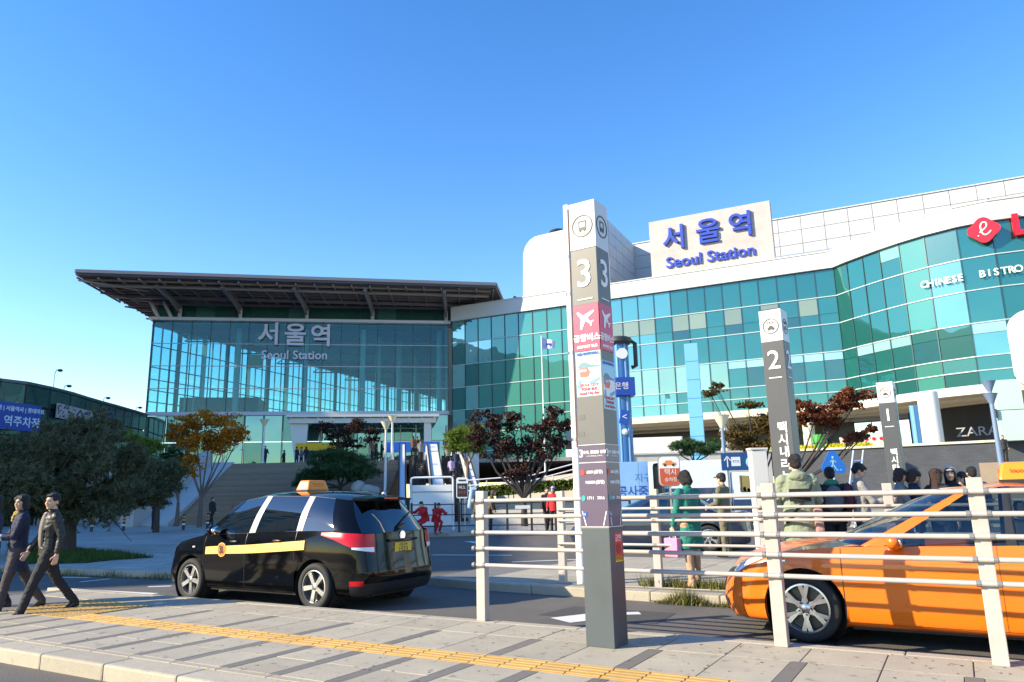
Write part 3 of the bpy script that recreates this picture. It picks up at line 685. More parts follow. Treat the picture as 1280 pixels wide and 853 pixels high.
# tail lamps, big wrap-round, white lower inner part
for sg in (1, -1):
    g = A.grid(1.6, 4.75, 3.7, 4.7, 20, 8, .012, lo=lambda k: 3.3 + 1.25 * k ** 1.5, hi=lambda k: 4.97 - .12 * k); (g if sg > 0 else mirror(g)).build('tail_lamp', lampred, bt, smooth='all')
    g = A.grid(1.65, 2.9, 3.62, 3.9, 10, 3, .016, lo=lambda k: 3.34 + .2 * k, hi=lambda k: 3.66); (g if sg > 0 else mirror(g)).build('reversing_lamp', lampwhite, bt, smooth='all')
    g = A.grid(2.2, 3.0, 1.55, 1.85, 6, 2, .008); (g if sg > 0 else mirror(g)).build('reflector', lampred, bt, smooth='all')
    g = A.grid(11.2, 12.9, 4.2, 4.85, 10, 4, .012, lo=lambda k: 4.35 - .25 * k, hi=lambda k: 4.9); (g if sg > 0 else mirror(g)).build('headlight', lampwhite, bt, smooth='all')
    g = A.grid(9.9, 10.05, 3.6, 3.75, 2, 2, .01); (g if sg > 0 else mirror(g)).build('side_repeater', lampwhite, bt)
both(A.grid(0, 3.0, .2, 1.7, 18, 6, .006)).build('bumper_cladding', trimblack, bt, smooth='all')
both(A.grid(6.3, 9.25, .55, .9, 18, 2, .008)).build('sill_strip', trimblack, bt, smooth='all')
stripem = mat('taxi stripe', (.80, .50, .13), .5)
for sg in (1, -1):
    g = A.grid(5.5, 9.15, 2.9, 3.3, 36, 3, .004, lo=lambda k: 3.45 - .42 * k, hi=lambda k: 4.05 - .45 * k); (g if sg > 0 else mirror(g)).build('door_stripe', stripem, bt, smooth='all')
    q = A.p(8.62, 3.38); MB().lathe([(.105, 0), (.105, .006)], 24, (q.x, sg * (q.y + (.004 if sg > 0 else .010)), q.z), 'Y').build('door_emblem', stripem, bt)
    MB().lathe([(.092, 0), (.092, .006)], 24, (q.x, sg * (q.y + (.006 if sg > 0 else .012)), q.z), 'Y').build('door_emblem', mat('emblem orange', (.72, .2, .04), .5), bt)
    b = MB()
    for dx, dz, r_ in ((0, .02, .045), (.02, -.035, .03), (-.03, -.03, .03), (.045, .05, .018)): b.ball((q.x + dx, sg * (q.y + .012), q.z + dz), (r_, .003, r_), 10)
    b.build('door_emblem', mat('emblem dark', (.1, .03, .02), .5), bt)
for u in (6.75, 8.35): handle(bt, A, u, 4.05, trimblack)
mirrors(bt, 2.12, .86, 1.07, pblack)
# spoiler, plate, wiper, badge, aerial, brake light
MB().add([(-.32, .50, 1.512), (-.32, -.50, 1.512), (-.60, -.49, 1.492), (-.60, .49, 1.492), (-.34, .50, 1.475), (-.34, -.50, 1.475), (-.595, -.48, 1.468), (-.595, .48, 1.468), (-.32, 0, 1.565), (-.62, 0, 1.53)], [(0, 8, 9, 3), (8, 1, 2, 9), (4, 7, 6, 5), (3, 9, 2, 6, 7), (0, 3, 7, 4), (1, 5, 6, 2)]).build('spoiler', pblack, bt, smooth=True)
bx('brake_light', (-.612, 0, 1.50), (.012, .3, .02), lampred, bt)
pz = A.p(0, 3.9)
e = empty('number_plate', (pz.x - .012, 0, .80), 0); e.parent = bt
bx('plate_board', (0, 0, 0), (.012, .36, .155), platem, e); text('lettering', '서울33바', .05, ink, (-.0075, .0, .045), (PI / 2, 0, -PI / 2), e, ext=.001); text('lettering', '1523', .105, ink, (-.0075, .0, -.025), (PI / 2, 0, -PI / 2), e, ext=.001, off=.001)
bx('plate_garnish', (pz.x - .01, 0, .915), (.03, .62, .035), chrome if False else pblack, bt, bevel=.008)
MB().lathe([(.06, 0), (.055, .012)], 20, (pz.x - .0, 0, .975), 'X').build('badge', chrome, bt)
MB().bar((-.79, .02, 1.12), (-.67, -.34, 1.28), .02).build('rear_wiper', trimblack, bt)
MB().bar((-.80, .06, 1.08), (-.79, -.10, 1.12), .05, .03).build('rear_wiper', trimblack, bt)
MB().tube([(-.25, -.25, 1.57), (-.40, -.25, 1.74)], .005, 5).build('aerial', trimblack, bt)
MB().ball((-.25, -.25, 1.575), (.03, .03, .02), 8).build('aerial', whitepl, bt)
rl = rooflamp(bt, (1.02, 0, 1.648), (.28, .46, .155), signor)
for sgx, rz in ((-.125, -PI / 2),): text('lettering', 'TAXI', .1, orange, (sgx - .004, 0, .08), (PI / 2, 0, rz), rl)
for x, y in ((1.55, .36), (1.55, -.36), (.7, .36), (.7, -.36)): seats(bt, x, y, .55, seatm)
bx('dashboard', (2.35, 0, .85), (.5, 1.4, .22), seatm, bt, bevel=.04)
MB().lathe([(.18, -.015), (.19, 0), (.18, .015)], 20, (2.02, .36, .95), 'X').build('steering_wheel', trimblack, bt)

# ---- orange saloon taxi
porange = mat('orange car paint', (.80, .165, .009), .3, coat=.7, spec=.3)
side_o = [(-1.08, 0, .97), (-1.06, .40, .97), (-.98, .72, .97), (-.74, .855, .975), (-.36, .90, .975), (0, .91, .965), (.45, .912, .96), (.95, .915, .955), (1.32, .915, .945), (2.42, .905, .92), (2.80, .90, .885), (3.22, .865, .82), (3.52, .74, .735), (3.69, .42, .68), (3.75, 0, .67)]
sonata = dict(name='orange_taxi', paint=porange, side=side_o, zb=.17, mid=.64, wr=.33, wb=2.795, tw=.22, rim=.235, track=.80, spokes=6, pair=.33,
    inset=dict(mid=[.11, .035, .012, 0, .012, .05], rear=[.10, .02, -.02, .0, .02, .05], front=[.10, .02, -.03, -.01, .03, .12]),
    panels=[('rear_bumper', 0, 3, porange, 0, 2.6), ('rear_panel', 0, 3, porange, 2.6, 5), ('rear_quarter', 3, 6.3, porange, 0, 5), ('rear_door', 6.3, 7.55, porange, 0, 5), ('front_door', 7.55, 9.0, porange, 0, 5), ('front_wing', 9.0, 11.6, porange, 0, 5), ('front_bumper', 11.6, 14, porange, 0, 5)],
    seams=[(6.3, 1, 5), (7.55, 1, 5), (9.0, 1, 4.9), (11.6, .5, 3.2)], hseams=[(6.3, 9.0, 1.0)], bulge=.04,
    glass=[((-.30, 0, 1.0), (.42, 0, 1.40)), ((-.28, .40, .995), (.43, .33, 1.395)), ((-.20, .68, .985), (.48, .51, 1.38)), ((.02, .80, .975), (.54, .57, 1.372)), ((.28, .83, .968), (.66, .60, 1.38)), ((.72, .845, .953), (.76, .625, 1.425)), ((.80, .845, .95), (.82, .628, 1.428)),
           ((.95, .845, .945), (.93, .628, 1.432)), ((1.03, .845, .943), (1.0, .628, 1.432)), ((2.04, .83, .928), (1.42, .60, 1.39)), ((2.26, .78, .935), (1.56, .575, 1.366)), ((2.50, .42, .955), (1.67, .33, 1.408)), ((2.58, 0, .96), (1.70, 0, 1.418))],
    ghs=[('rear_window', 0, 2.5, .2, 3.8, glassdark), ('screen_edge', 0, 2.5, 0, .2, trimblack), ('screen_edge', 0, 2.5, 3.8, 4, trimblack), ('rear_pillar', 2.5, 4, 0, 4, porange),
         ('window', 4, 7, .5, 3.4, glasslight), ('window', 8, 9, .5, 3.4, glasslight), ('window_pillar', 7, 8, .5, 3.4, trimblack),
         ('window_trim', 4, 9, 3.4, 3.7, mat('blue reflection trim', (.28, .33, .55), .12, .9)), ('window_trim', 4, 9, .3, .5, trimblack), ('door_frame', 4, 9, 3.7, 4, porange), ('door_frame', 4, 9, 0, .3, porange), ('front_pillar', 9, 9.9, 0, 4, porange), ('windscreen', 9.9, 12, .12, 3.85, glasslight), ('screen_edge', 9.9, 12, 0, .12, trimblack), ('screen_edge', 9.9, 12, 3.85, 4, trimblack)],  # upper trim tinted blue-lavender: a reflection put into its colour
    roof=[((.46, .51, 1.38), (.42, 1.402)), ((.56, .57, 1.374), (.56, 1.425)), ((.8, .618, 1.42), (.8, 1.46)), ((1.0, .628, 1.434), (1.0, 1.468)), ((1.42, .60, 1.392), (1.46, 1.44)), ((1.56, .575, 1.368), (1.70, 1.42))],
    bonnet=[((2.22, .80, .935), (2.56, .965)), ((2.55, .84, .91), (2.8, .95)), ((2.85, .845, .88), (3.05, .93)), ((3.18, .815, .825), (3.3, .875)), ((3.44, .69, .745), (3.56, .78)), ((3.55, .60, .71), (3.64, .70))],
    boot=[((-.20, .70, .985), (-.30, 1.0)), ((-.5, .82, .975), (-.6, 1.0)), ((-.88, .74, .97), (-.96, .995)), ((-.96, .66, .965), (-1.03, .975))])
sonata['glass'] = [(b_, (t_[0] - (.17 if t_[0] > 1.2 else 0), t_[1], t_[2] + .05)) for b_, t_ in sonata['glass']]
sonata['roof'] = [((p_[0] - (.17 if p_[0] > 1.2 else 0), p_[1], p_[2] + .05), (q_[0] - (.17 if p_[0] > 1.2 else 0), q_[1] + .05)) for p_, q_ in sonata['roof']]
AZ_O = -58.6; hd = V((math.sin(R(AZ_O)), math.cos(R(AZ_O)), 0))
LOC_O = V((3.33, 8.50, 0)) - hd * 2.795
ot, A, G, RP, HP = make_car(sonata, 'bright orange saloon taxi behind the near fence', 'taxi', LOC_O, AZ_O)
for sg in (1, -1):
    g = A.grid(10.9, 13.25, 3.6, 4.8, 16, 6, .010, lo=lambda k: 4.45 - 1.0 * k ** .6, hi=lambda k: 4.95 - .25 * k); (g if sg > 0 else mirror(g)).build('headlight', lampwhite, ot, smooth='all')
    g = A.grid(12.1, 12.75, 3.6, 4.8, 6, 4, .013, lo=lambda k: 3.9, hi=lambda k: 4.55); (g if sg > 0 else mirror(g)).build('headlight_bezel', trimblack, ot, smooth='all')
    g = A.grid(12.3, 13.2, 1.5, 2.0, 6, 3, .008); (g if sg > 0 else mirror(g)).build('fog_lamp', trimblack, ot, smooth='all')
    g = A.grid(1.5, 3.6, 3.7, 4.5, 10, 4, .010); (g if sg > 0 else mirror(g)).build('tail_lamp', lampred, ot, smooth='all')
    g = A.grid(10.35, 11.0, 3.9, 4.05, 6, 2, .008); (g if sg > 0 else mirror(g)).build('wing_strip', chrome, ot, smooth='all')
both(A.grid(13.1, 14, 2.6, 4.2, 8, 5, .008)).build('grille', trimblack, ot, smooth='all')
both(A.grid(13.0, 14, .6, 1.6, 8, 4, .008)).build('air_intake', trimblack, ot, smooth='all')
for u in (6.6, 8.05): handle(ot, A, u, 4.0, porange)
mirrors(ot, 1.93, .85, .985, porange)
rl = rooflamp(ot, (.85, 0, 1.535), (.30, .62, .17), signor)
for sg, rz in ((-1, -PI / 2), (1, PI / 2)): text('lettering', '택시', .06, redp, (sg * .134, 0, .085), (PI / 2, 0, rz), rl)
text('lettering', 'TAXI', .05, redp, (.0, .285, .085), (PI / 2, 0, PI), rl)
for x, y in ((1.2, .37), (1.2, -.37), (.4, .37), (.4, -.37)): seats(ot, x, y, .5, seatm)
bx('dashboard', (2.02, 0, .82), (.5, 1.42, .2), seatm, ot, bevel=.04)
MB().lathe([(.18, -.012), (.19, 0), (.18, .012)], 20, (1.72, .37, .95), 'X', capped=False).build('steering_wheel', trimblack, ot)
MB().lathe([(.05, -.012), (.05, .012)], 12, (1.74, .37, .95), 'X').build('steering_wheel', trimblack, ot)
MB().bar((2.45, -.1, .975), (2.2, -.65, .965), .02).build('wiper', trimblack, ot)
bx('phone_mount', (1.9, .1, 1.0), (.03, .16, .09), ink, ot)
# dark saloon half hidden behind the fences
pdk = mat('blue-black car paint', (.02, .03, .06), .2, coat=1)
s2 = dict(sonata); s2['name'] = 'parked_car'; s2['paint'] = pdk
s2['panels'] = [(a, b_, c, pdk, d, e_) for a, b_, c, _, d, e_ in sonata['panels']]
s2['ghs'] = [(a, b_, c, d, e_, pdk if m is porange else (glassdark if m is glasslight else m)) for a, b_, c, d, e_, m in sonata['ghs']]
make_car(s2, 'dark blue saloon car standing behind both fences left of the woman in green', 'car', V((5.2, 20.5, .0)), -75)

# ================================================================== BUILDINGS
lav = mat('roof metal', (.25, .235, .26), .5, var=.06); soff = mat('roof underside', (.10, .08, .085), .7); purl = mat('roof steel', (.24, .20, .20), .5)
mull = mat('dark mullion', (.03, .07, .08), .4, .2); sillm = mat('sill metal', (.58, .58, .66), .4)
hallglass = clearglass('hall glass', (.60, .84, .85), .05, gl=(.75, .95, 1.)); wallglass = clearglass('side glass', (.80, .97, .99), .06)
deepglass = coatglass('deep teal glass', (.010, .085, .09), .30, (.45, .85, .9), .25)
tealglass = coatglass('teal glass', (.042, .21, .17), .14, (.5, .95, .88), .08)
paleglass = coatglass('pale glass', (.045, .205, .20), .26, (.6, .95, .92), .08)
midglass = coatglass('mid teal glass', (.012, .105, .098), .17, (.42, .85, .80), .12)
skyglass = coatglass('bright glass', (.08, .32, .31), .36, (.7, .98, .96), .10, .5)
limeglass = coatglass('lit room glass', (.16, .34, .24), .22, (.8, 1, .95), .2)
darkglass = coatglass('dark window glass', (.012, .045, .05), .16, (.4, .8, .8), .3)
blindy = coatglass('yellow blind glass', (.20, .22, .09), .18, (.7, .95, .95), .18); blindw = coatglass('white blind glass', (.25, .45, .47), .25, (.8, 1, 1), .15)
panelw = mat('white cladding', (.50, .51, .54), .5, rand=.05, var=.03, scale=.4); panelg = mat('cladding joint', (.34, .34, .35), .7)
blindset = {}
_pm = {}
def pane_mesh(w, h, m, name='pane'):
    k = (round(w, 3), round(h, 3), m.name, name)
    if k not in _pm: _pm[k] = MB().box((0, 0, 0), (w, .03, h)).mesh(name, m)
    return _pm[k]
def pane(par, a, b_, z0, z1, m, name='pane', gap=.03, push=0.):
    """glass pane between plan points a,b (local to par)"""
    d = b_ - a; o = inst(name, pane_mesh(d.length - gap, z1 - z0 - gap, m, name), ((a.x + b_.x) / 2, (a.y + b_.y) / 2, (z0 + z1) / 2), (rnd.gauss(0, .0015), 0, math.atan2(d.y, d.x) + rnd.gauss(0, .0022)), par); return o

# ---- the station hall
H0 = V((-40.05, 80, 0)); H1 = V((-7.55, 85, 0)); hang = math.atan2(5, 32.5); HW = (H1 - H0).length
hall = empty('station_hall', H0, hang); tag(hall, 'glass station hall under a wide flat roof, lettered 서울역', 'station')
Mi = Matrix.Rotation(-hang, 3, 'Z')
def hl(x, y): return Mi @ (V((x, y, 0)) - H0)
zs = [21.65, 19.1, 16.55, 14.0, 11.45]; NC = 16; cw = HW / NC
for i in range(NC):
    for k in range(4): pane(hall, V((i * cw, 0, 0)), V(((i + 1) * cw, 0, 0)), zs[k + 1], zs[k], hallglass)
    for z0, z1 in ((8.1, 11.0), (4.65, 8.05)): pane(hall, V((i * cw, .3, 0)), V(((i + 1) * cw, .3, 0)), z0, z1, deepglass if (i + int(z0)) % 3 else midglass)
    pane(hall, V((i * cw, 1.2, 0)), V(((i + 1) * cw, 1.2, 0)), 22.0, 23.8, paleglass if i % 5 == 2 else midglass)
mm = MB().box((0, 0, 0), (.07, .16, zs[0] - 4.6)).mesh('mullion', mull); mm2 = MB().box((0, 0, 0), (.07, .12, 1.8)).mesh('mullion', mull)
for i in range(NC + 1):
    inst('mullion', mm, (i * cw, .02, (zs[0] + 4.6) / 2), parent=hall); inst('mullion', mm2, (i * cw, 1.25, 22.9), parent=hall)
for z in zs[1:4]: bx('transom', (HW / 2, -.04, z), (HW, .12, .07), sillm, hall)
bx('sill', (HW / 2, .2, 21.83), (HW + .6, 1.7, .34), sillm, hall); bx('band', (HW / 2, .05, 11.22), (HW + .2, .3, .42), sillm, hall)
bx('top_band', (HW / 2, 1.3, 23.93), (HW, .3, .28), lav, hall)
bx('corner_frame', (-.02, .1, 13.2), (.16, .3, 17), mull, hall)
# sides, floor, ceiling inside
sdir = V((.496, .868, 0)); LS = 78; e1 = sdir * LS
for k in range(20):
    a, b_ = sdir * (k * 3.9 + .05), sdir * (k * 3.9 + 3.9)
    for z0, z1 in ((11.5, 16.4), (16.5, 21.4)): pane(hall, a, b_, z0, z1, wallglass)
    MB().bar((b_.x, b_.y, 11.4), (b_.x, b_.y, 21.5), .30 if k % 2 else .14, .5).build('side_column', white if k % 2 else mull, hall)
thin = mat('thin inner mullion', (.55, .60, .60), .4)
for k in range(1, 58):
    if k % 3: p = sdir * (1.3 * k + .05); MB().bar((p.x, p.y, 11.4), (p.x, p.y, 21.4), .10, .16).build('side_mullion', thin, hall)
for z in (12.6, 13.9, 15.1, 16.45, 18.9): MB().bar((0, 0, z), (e1.x, e1.y, z), .10, .10).build('side_rail', mull, hall)
MB().bar((0, .1, 21.5), (e1.x, e1.y, 21.5), .5, .8).build('eaves_beam', lav, hall)
Cw = V((HW, 0, 0)); P4 = [V((.2, .35, 0)), Cw + V((-.2, .35, 0)), Cw + e1, e1]
hallfloor = mat('hall floor', (.20, .22, .22), .5); hallceil = mat('hall ceiling', (.13, .15, .15), .7, var=.15, scale=.5)
MB().prism([(p.x, p.y) for p in P4], .3, z0=11.1).build('floor_slab', hallfloor, hall)
MB().prism([(p.x, p.y) for p in P4], .15, z0=21.7).build('ceiling', hallceil, hall)
far = P4[2] - P4[3]
MB().bar((P4[3].x, P4[3].y, 14.5), (P4[2].x, P4[2].y, 14.5), .3, 6.2).build('end_wall', hallceil, hall)
MB().bar((P4[1].x, P4[1].y, 16.4), (P4[2].x, P4[2].y, 16.4), .3, 10.2).build('side_wall', mat('inner wall', (.22, .27, .27), .7, var=.1, scale=.4), hall)
for k in range(1, 9):
    o_ = sdir * (k * 8.2 - 4); b = MB(); n = 14
    for z in (21.5, 20.1): b.bar(o_ + V((.5, 0, z)), o_ + V((HW - .5, 0, z)), .16)
    for i in range(n): b.bar(o_ + V((HW * i / n + .3, 0, 21.5 if i % 2 else 20.1)), o_ + V((HW * (i + 1) / n - .1, 0, 20.1 if i % 2 else 21.5)), .11)
    b.build('roof_truss', purl, hall)
for x, y in ((8.6, 3.0), (16.2, 3.2), (22.9, 3.0), (24.6, 7), (27.2, 9), (29.5, 14), (32.0, 3)):
    MB().tube([(x, y, 11.4), (x, y, 21.6)], .33, 14).build('column', mat('hall column', (.52, .60, .60), .5), hall, smooth=True)
bx('shop_box', (6, 9, 12.7), (9, 5, 2.4), dark, hall)
for x, z, w_, h_ in ((10.9, 20.6, 1.4, 1.6), (10.5, 17.9, 1.5, 1.6), (10.8, 22.9, 3.2, 1.0), (14.8, 22.8, 1.6, 1.0)): bx('hanging_banner', (x, 4.2, z), (w_, .05, h_), mat('amber banner', (.62, .42, .08), .6), hall)
# roof
RP_ = [hl(-43.8, 70.9), hl(-1.65, 78.8), hl(-.9, 86.5), hl(-6, 104), hl(-45.9, 102)]
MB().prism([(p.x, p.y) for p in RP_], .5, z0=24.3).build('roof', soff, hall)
b = MB()
for i in (0, 1, 4):
    p, q = RP_[i], RP_[(i + 1) % 5]; b.bar(p + V((0, 0, 24.72)), q + V((0, 0, 24.72)), .24, .34)
b.build('fascia', lav, hall)
fdir = (RP_[1] - RP_[0]).normalized(); ldir = (RP_[4] - RP_[0]).normalized(); fl = (RP_[1] - RP_[0]).length
for k in range(1, 26):
    y = k * 1.15; a = RP_[0] + ldir * y; L_ = fl if y < 7.5 else fl * 1.0; x_end = L_ - .5 if y < 8 else max(4, 8 - .0 * y)
    if y > 9: x_end = 6 + y * .15
    MB().bar(a + V((.2, 0, 24.18)), a + fdir * x_end + V((0, 0, 24.18)), .13, .22).build('purlin', purl, hall)
nr_ = 22
for k in range(nr_ + 1):
    a = RP_[0] + fdir * (fl * k / nr_ * .99 + .15); MB().bar(a + V((0, 0, 24.05)), a + ldir * 9.6 + V((0, 0, 24.05)), .10, .20).build('rafter', purl, hall)
for k, i in enumerate((1.1, 4.3, 7.9, 11.55, 15.75)):
    x = i * cw + .3; MB().tube([(x, .45, 21.9), (x, .40, 23.4)], .22, 10).build('roof_post', sillm, hall, smooth=True)
    MB().bar((x, .4, 23.3), (x - .6, -6.4, 24.0), .34, .42).build('roof_arm', lav, hall)
    MB().bar((x, .4, 22.7), (x - .35, -4, 23.8), .2, .2).build('roof_arm', lav, hall)
for x0 in (-2.2, -.8): MB().tube([(x0 + 2.6, .6, 21.9), (x0 + 1.6, .2, 24.0)], .2, 8).build('roof_post', sillm, hall, smooth=True)
for q in (2.2, 6.6): a = RP_[0] + ldir * q; MB().bar(a + fdir * .6 + V((0, 0, 23.92)), a + fdir * (fl - .8) + V((0, 0, 23.92)), .28, .3).build('edge_beam', lav, hall)
for a0, q0 in ((0, 3), (4, 8), (9, 13), (14, 18)): MB().bar(RP_[0] + ldir * (a0 * 1.15) + V((.3, 0, 23.75)), RP_[0] + ldir * (q0 * 1.15) + fdir * 5.6 + V((0, 0, 23.75)), .16, .16).build('brace', purl, hall)
# big letters on the glass
lett = mat('white sign letters', (.66, .66, .80), .4)
lx = lambda px, py: hl(*at(px, py, 81.8).xy)
for ch, px in (('서', 337), ('울', 369), ('역', 401)):
    p = lx(px, 418); text('letter', ch, 2.75, lett, (p.x, -.35, at(px, 419, 81.8).z - .1), (PI / 2, 0, 0), hall, ext=.14, off=.05)
p = lx(368, 443); text('lettering', 'Seoul Station', 1.38, lett, (p.x, -.3, at(368, 444, 81.8).z), (PI / 2, 0, 0), hall, ext=.08, off=.02)
# entrance canopy and doors
can = empty('entrance_canopy', H0, hang); tag(can, 'white entrance canopy on slab legs below the glass hall', 'canopy')
c0, c1 = hl(*at(357, 524, 76).xy).x, hl(*at(548, 524, 80).xy).x
cwht = mat('canopy white', (.72, .72, .68), .5)
bx('roof', ((c0 + c1) / 2, -3.2, 10.25), (c1 - c0, 6.2, .28), cwht, can); bx('soffit_beam', ((c0 + c1) / 2, -5.8, 9.75), (c1 - c0 - .6, .3, .5), cwht, can)
for k in range(12): bx('canopy_rib', (c0 + .5 + (c1 - c0 - 1) * k / 11, -3.2, 9.95), (.16, 5.6, .3), cwht, can)
MB().add([(c0 + .2, -5.6, 10.1), (c0 + 2.2, -5.6, 10.1), (c0 + 1.9, -5.6, 4.6), (c0 + 1.1, -5.6, 4.6), (c0 + .2, -5.0, 10.1), (c0 + 2.2, -5.0, 10.1), (c0 + 1.9, -5.0, 4.6), (c0 + 1.1, -5.0, 4.6)], [(0, 1, 2, 3), (4, 7, 6, 5), (0, 3, 7, 4), (1, 5, 6, 2), (0, 4, 5, 1), (3, 2, 6, 7)]).build('leg', cwht, can)
bx('leg', (c1 - 1.2, -5.4, 7.3), (.75, .55, 5.4), cwht, can)
for k in range(9): bx('door_post', (c0 + 3 + 1.75 * k, -.35, 7.2), (.12, .1, 5.2), cwht, can)
e = empty('yellow_banner', hl(0, 0) + H0, hang); tag(e, 'long yellow awning banner beside the station entrance', 'banner'); e.location = at(400, 558, 73)
bx('cloth', (0, 0, 0), (4.6, .6, .62), mat('banner yellow', (.80, .46, .01), .6), e, bevel=.05); bx('cloth_fold', (0, -.1, -.36), (4.4, .3, .12), yel, e)
e = empty('blue_banner', at(516, 559, 72), hang); tag(e, 'long bright blue sign board behind the escalator tops', 'banner'); bx('board', (0, 0, 0), (5.2, .15, 1.0), mat('banner blue', (.02, .16, .62), .5), e); text('lettering', '서울역', .5, paper, (.9, -.09, .05), (PI / 2, 0, 0), e)

# ---- the department store: straight front, bulging corner, white attic
D0 = V((-6.95, 83.9, 0)); dang = math.atan2(-18.05, 37.0); store = empty('department_store', D0, dang); tag(store, 'long teal glass department store with white parapet and bulging corner', 'building')
Md = Matrix.Rotation(-dang, 3, 'Z')
def dl(x, y): q = Md @ (V((x, y, 0)) - D0); return q
BP = [(30.11, 65.82), (30.62, 64.25), (31.3, 62.62), (32.0, 61.0), (32.85, 59.35), (34.0, 57.55), (35.6, 55.75), (37.5, 54.45), (39.6, 53.6), (41.9, 53.05), (44.3, 52.8), (46.8, 53.0), (49.2, 53.6), (51.5, 54.6)]
FL_ = dl(30.11, 65.82).x; NF = 24; fw = FL_ / NF
plan = [V((i * fw, 0, 0)) for i in range(NF)] + [dl(*p) for p in BP]
zr = [21.7, 19.1, 16.5, 13.9, 11.3, 10.2, 9.1]
trans = MB(); transl = []
rm = random.Random(3)
for i in range(len(plan) - 1):
    a, b_ = plan[i], plan[i + 1]; flat_ = i < NF
    rows_ = zr[:5] + ([8.7, 6.6, 4.6] if i < 8 else zr[5:])
    for k in range(len(rows_) - 1):
        z1, z0 = rows_[k], rows_[k + 1]
        if flat_:
            m = skyglass if i < 3 and rm.random() < .6 else (tealglass if i < 9 else (paleglass if i < 15 else midglass))  # alike panes in several tones: reflections partly put into the glass colour
            if i in (0, 1): m = midglass if (k + i) % 2 else skyglass
        else:
            j = i - NF; m = [midglass, midglass, paleglass, midglass, tealglass, paleglass, midglass, midglass, deepglass, midglass, midglass, paleglass, midglass][j % 13] if rm.random() < .85 else midglass  # tone picked by column: upright reflected stripes put into the pane colour
        if flat_ and i >= 9 and k == 1:
            zz = z0 + (z1 - z0) * .38; top = blindy if rm.random() < .8 else midglass
            pane(store, a, b_, zz, z1, top, 'blind'); pane(store, a, b_, z0, zz, paleglass if i < 14 else (midglass if i % 3 else darkglass)); continue
        if flat_ and i >= 9 and k == 3:
            if i < 18: pane(store, a, b_, z0, z1, limeglass); continue
            zz = z1 - .75; pane(store, a, b_, zz, z1, blindw, 'blind'); pane(store, a, b_, z0, zz, darkglass if i % 2 else midglass); continue
        if not flat_ and k == 3:
            zz = z1 - .85; pane(store, a, b_, zz, z1, blindw if rm.random() < .7 else midglass, 'blind'); pane(store, a, b_, z0, zz, [deepglass, midglass, paleglass][rm.randint(0, 2)]); continue
        if not flat_ and k == 0 and i - NF in (3, 8): 
            zz = z0 + 1.5; pane(store, a, b_, zz, z1, limeglass, 'blind'); pane(store, a, b_, z0, zz, m); continue
        pane(store, a, b_, z0, z1, m)
    zb_ = rows_[-1]; ang = math.atan2((b_ - a).y, (b_ - a).x)
    MB().box((a.x, a.y - .02, (21.7 + zb_) / 2), (.075, .14, 21.7 - zb_), ang).build('mullion', mull, store)
    for z in rows_[1:]:
        MB().bar((a.x, a.y - .045, z), (b_.x, b_.y - .045, z), .10, .075).build('transom', mat('pale transom', (.45, .55, .56), .4), store)
def offs(P, d):
    o = []
    for i, p in enumerate(P):
        a = P[max(i - 1, 0)]; b_ = P[min(i + 1, len(P) - 1)]; t = (b_ - a).normalized(); o.append(p + V((-t.y, t.x, 0)) * d)
    return o
def ribbon(P, d0, d1, z0, z1):
    A_, B_ = offs(P, d0), offs(P, d1); b = MB()
    for i in range(len(P) - 1):
        b.add([A_[i] + V((0, 0, z0)), A_[i + 1] + V((0, 0, z0)), B_[i + 1] + V((0, 0, z0)), B_[i] + V((0, 0, z0)), A_[i] + V((0, 0, z1)), A_[i + 1] + V((0, 0, z1)), B_[i + 1] + V((0, 0, z1)), B_[i] + V((0, 0, z1))], [(0, 3, 2, 1), (4, 5, 6, 7), (0, 1, 5, 4), (2, 3, 7, 6)])
    b.add([A_[0] + V((0, 0, z0)), B_[0] + V((0, 0, z0)), B_[0] + V((0, 0, z1)), A_[0] + V((0, 0, z1))], [(0, 1, 2, 3)])
    return b
parw = mat('parapet white', (.56, .56, .55), .5, var=.02)
ribbon(plan, -.35, .8, 21.74, 23.3).build('parapet', parw, store, smooth=True)
ribbon(plan, -.42, 1.0, 23.303, 23.42).build('coping', parw, store, smooth=True)
soffm = mat('cream soffit', (.62, .58, .48), .6, var=.05, scale=.3)
ribbon(plan[8:], -.25, .6, 8.45, 9.04).build('fascia', mat('cream fascia', (.66, .60, .46), .5), store, smooth=True)
for k in range(7): ribbon(plan[8:], .62 + 1.7 * k, 2.3 + 1.7 * k, 8.62 - .13 * (k % 2) - .06 * k, 8.8).build('soffit_strip', soffm, store, smooth=True)
MB().box((FL_ / 2 + 2, 8, 16), (FL_ - 2, .3, 11)).build('inner_core', dark, store)
b = ribbon(plan[8:NF + 1], 9.5, 9.8, 4.6, 8.6); b.build('shop_front', mat('dark shop front', (.03, .03, .035), .3), store)
ribbon(plan[NF:], 6.5, 6.8, 4.6, 8.6).build('shop_front', mat('dark shop front', (.03, .03, .035), .3), store)
ribbon(plan, .3, .6, 9.1, 21.7).build('floor_void', mat('interior dark', (.02, .03, .03), .9), store)
for px, Y, r_ in ((1164, 55.5, .72), (1310, 51.5, .72)):
    p = dl(at(px, 530, Y).x, Y); MB().tube([(p.x, p.y, 4.6), (p.x, p.y, 8.6)], r_, 24).build('column', mat('column white', (.70, .69, .68), .45), store, smooth=True)
for px, Y in ((905, 72), (1010, 66)):
    p = dl(at(px, 530, Y).x, Y); MB().tube([(p.x, p.y, 4.6), (p.x, p.y, 8.6)], .5, 20).build('column', soffm, store, smooth=True)
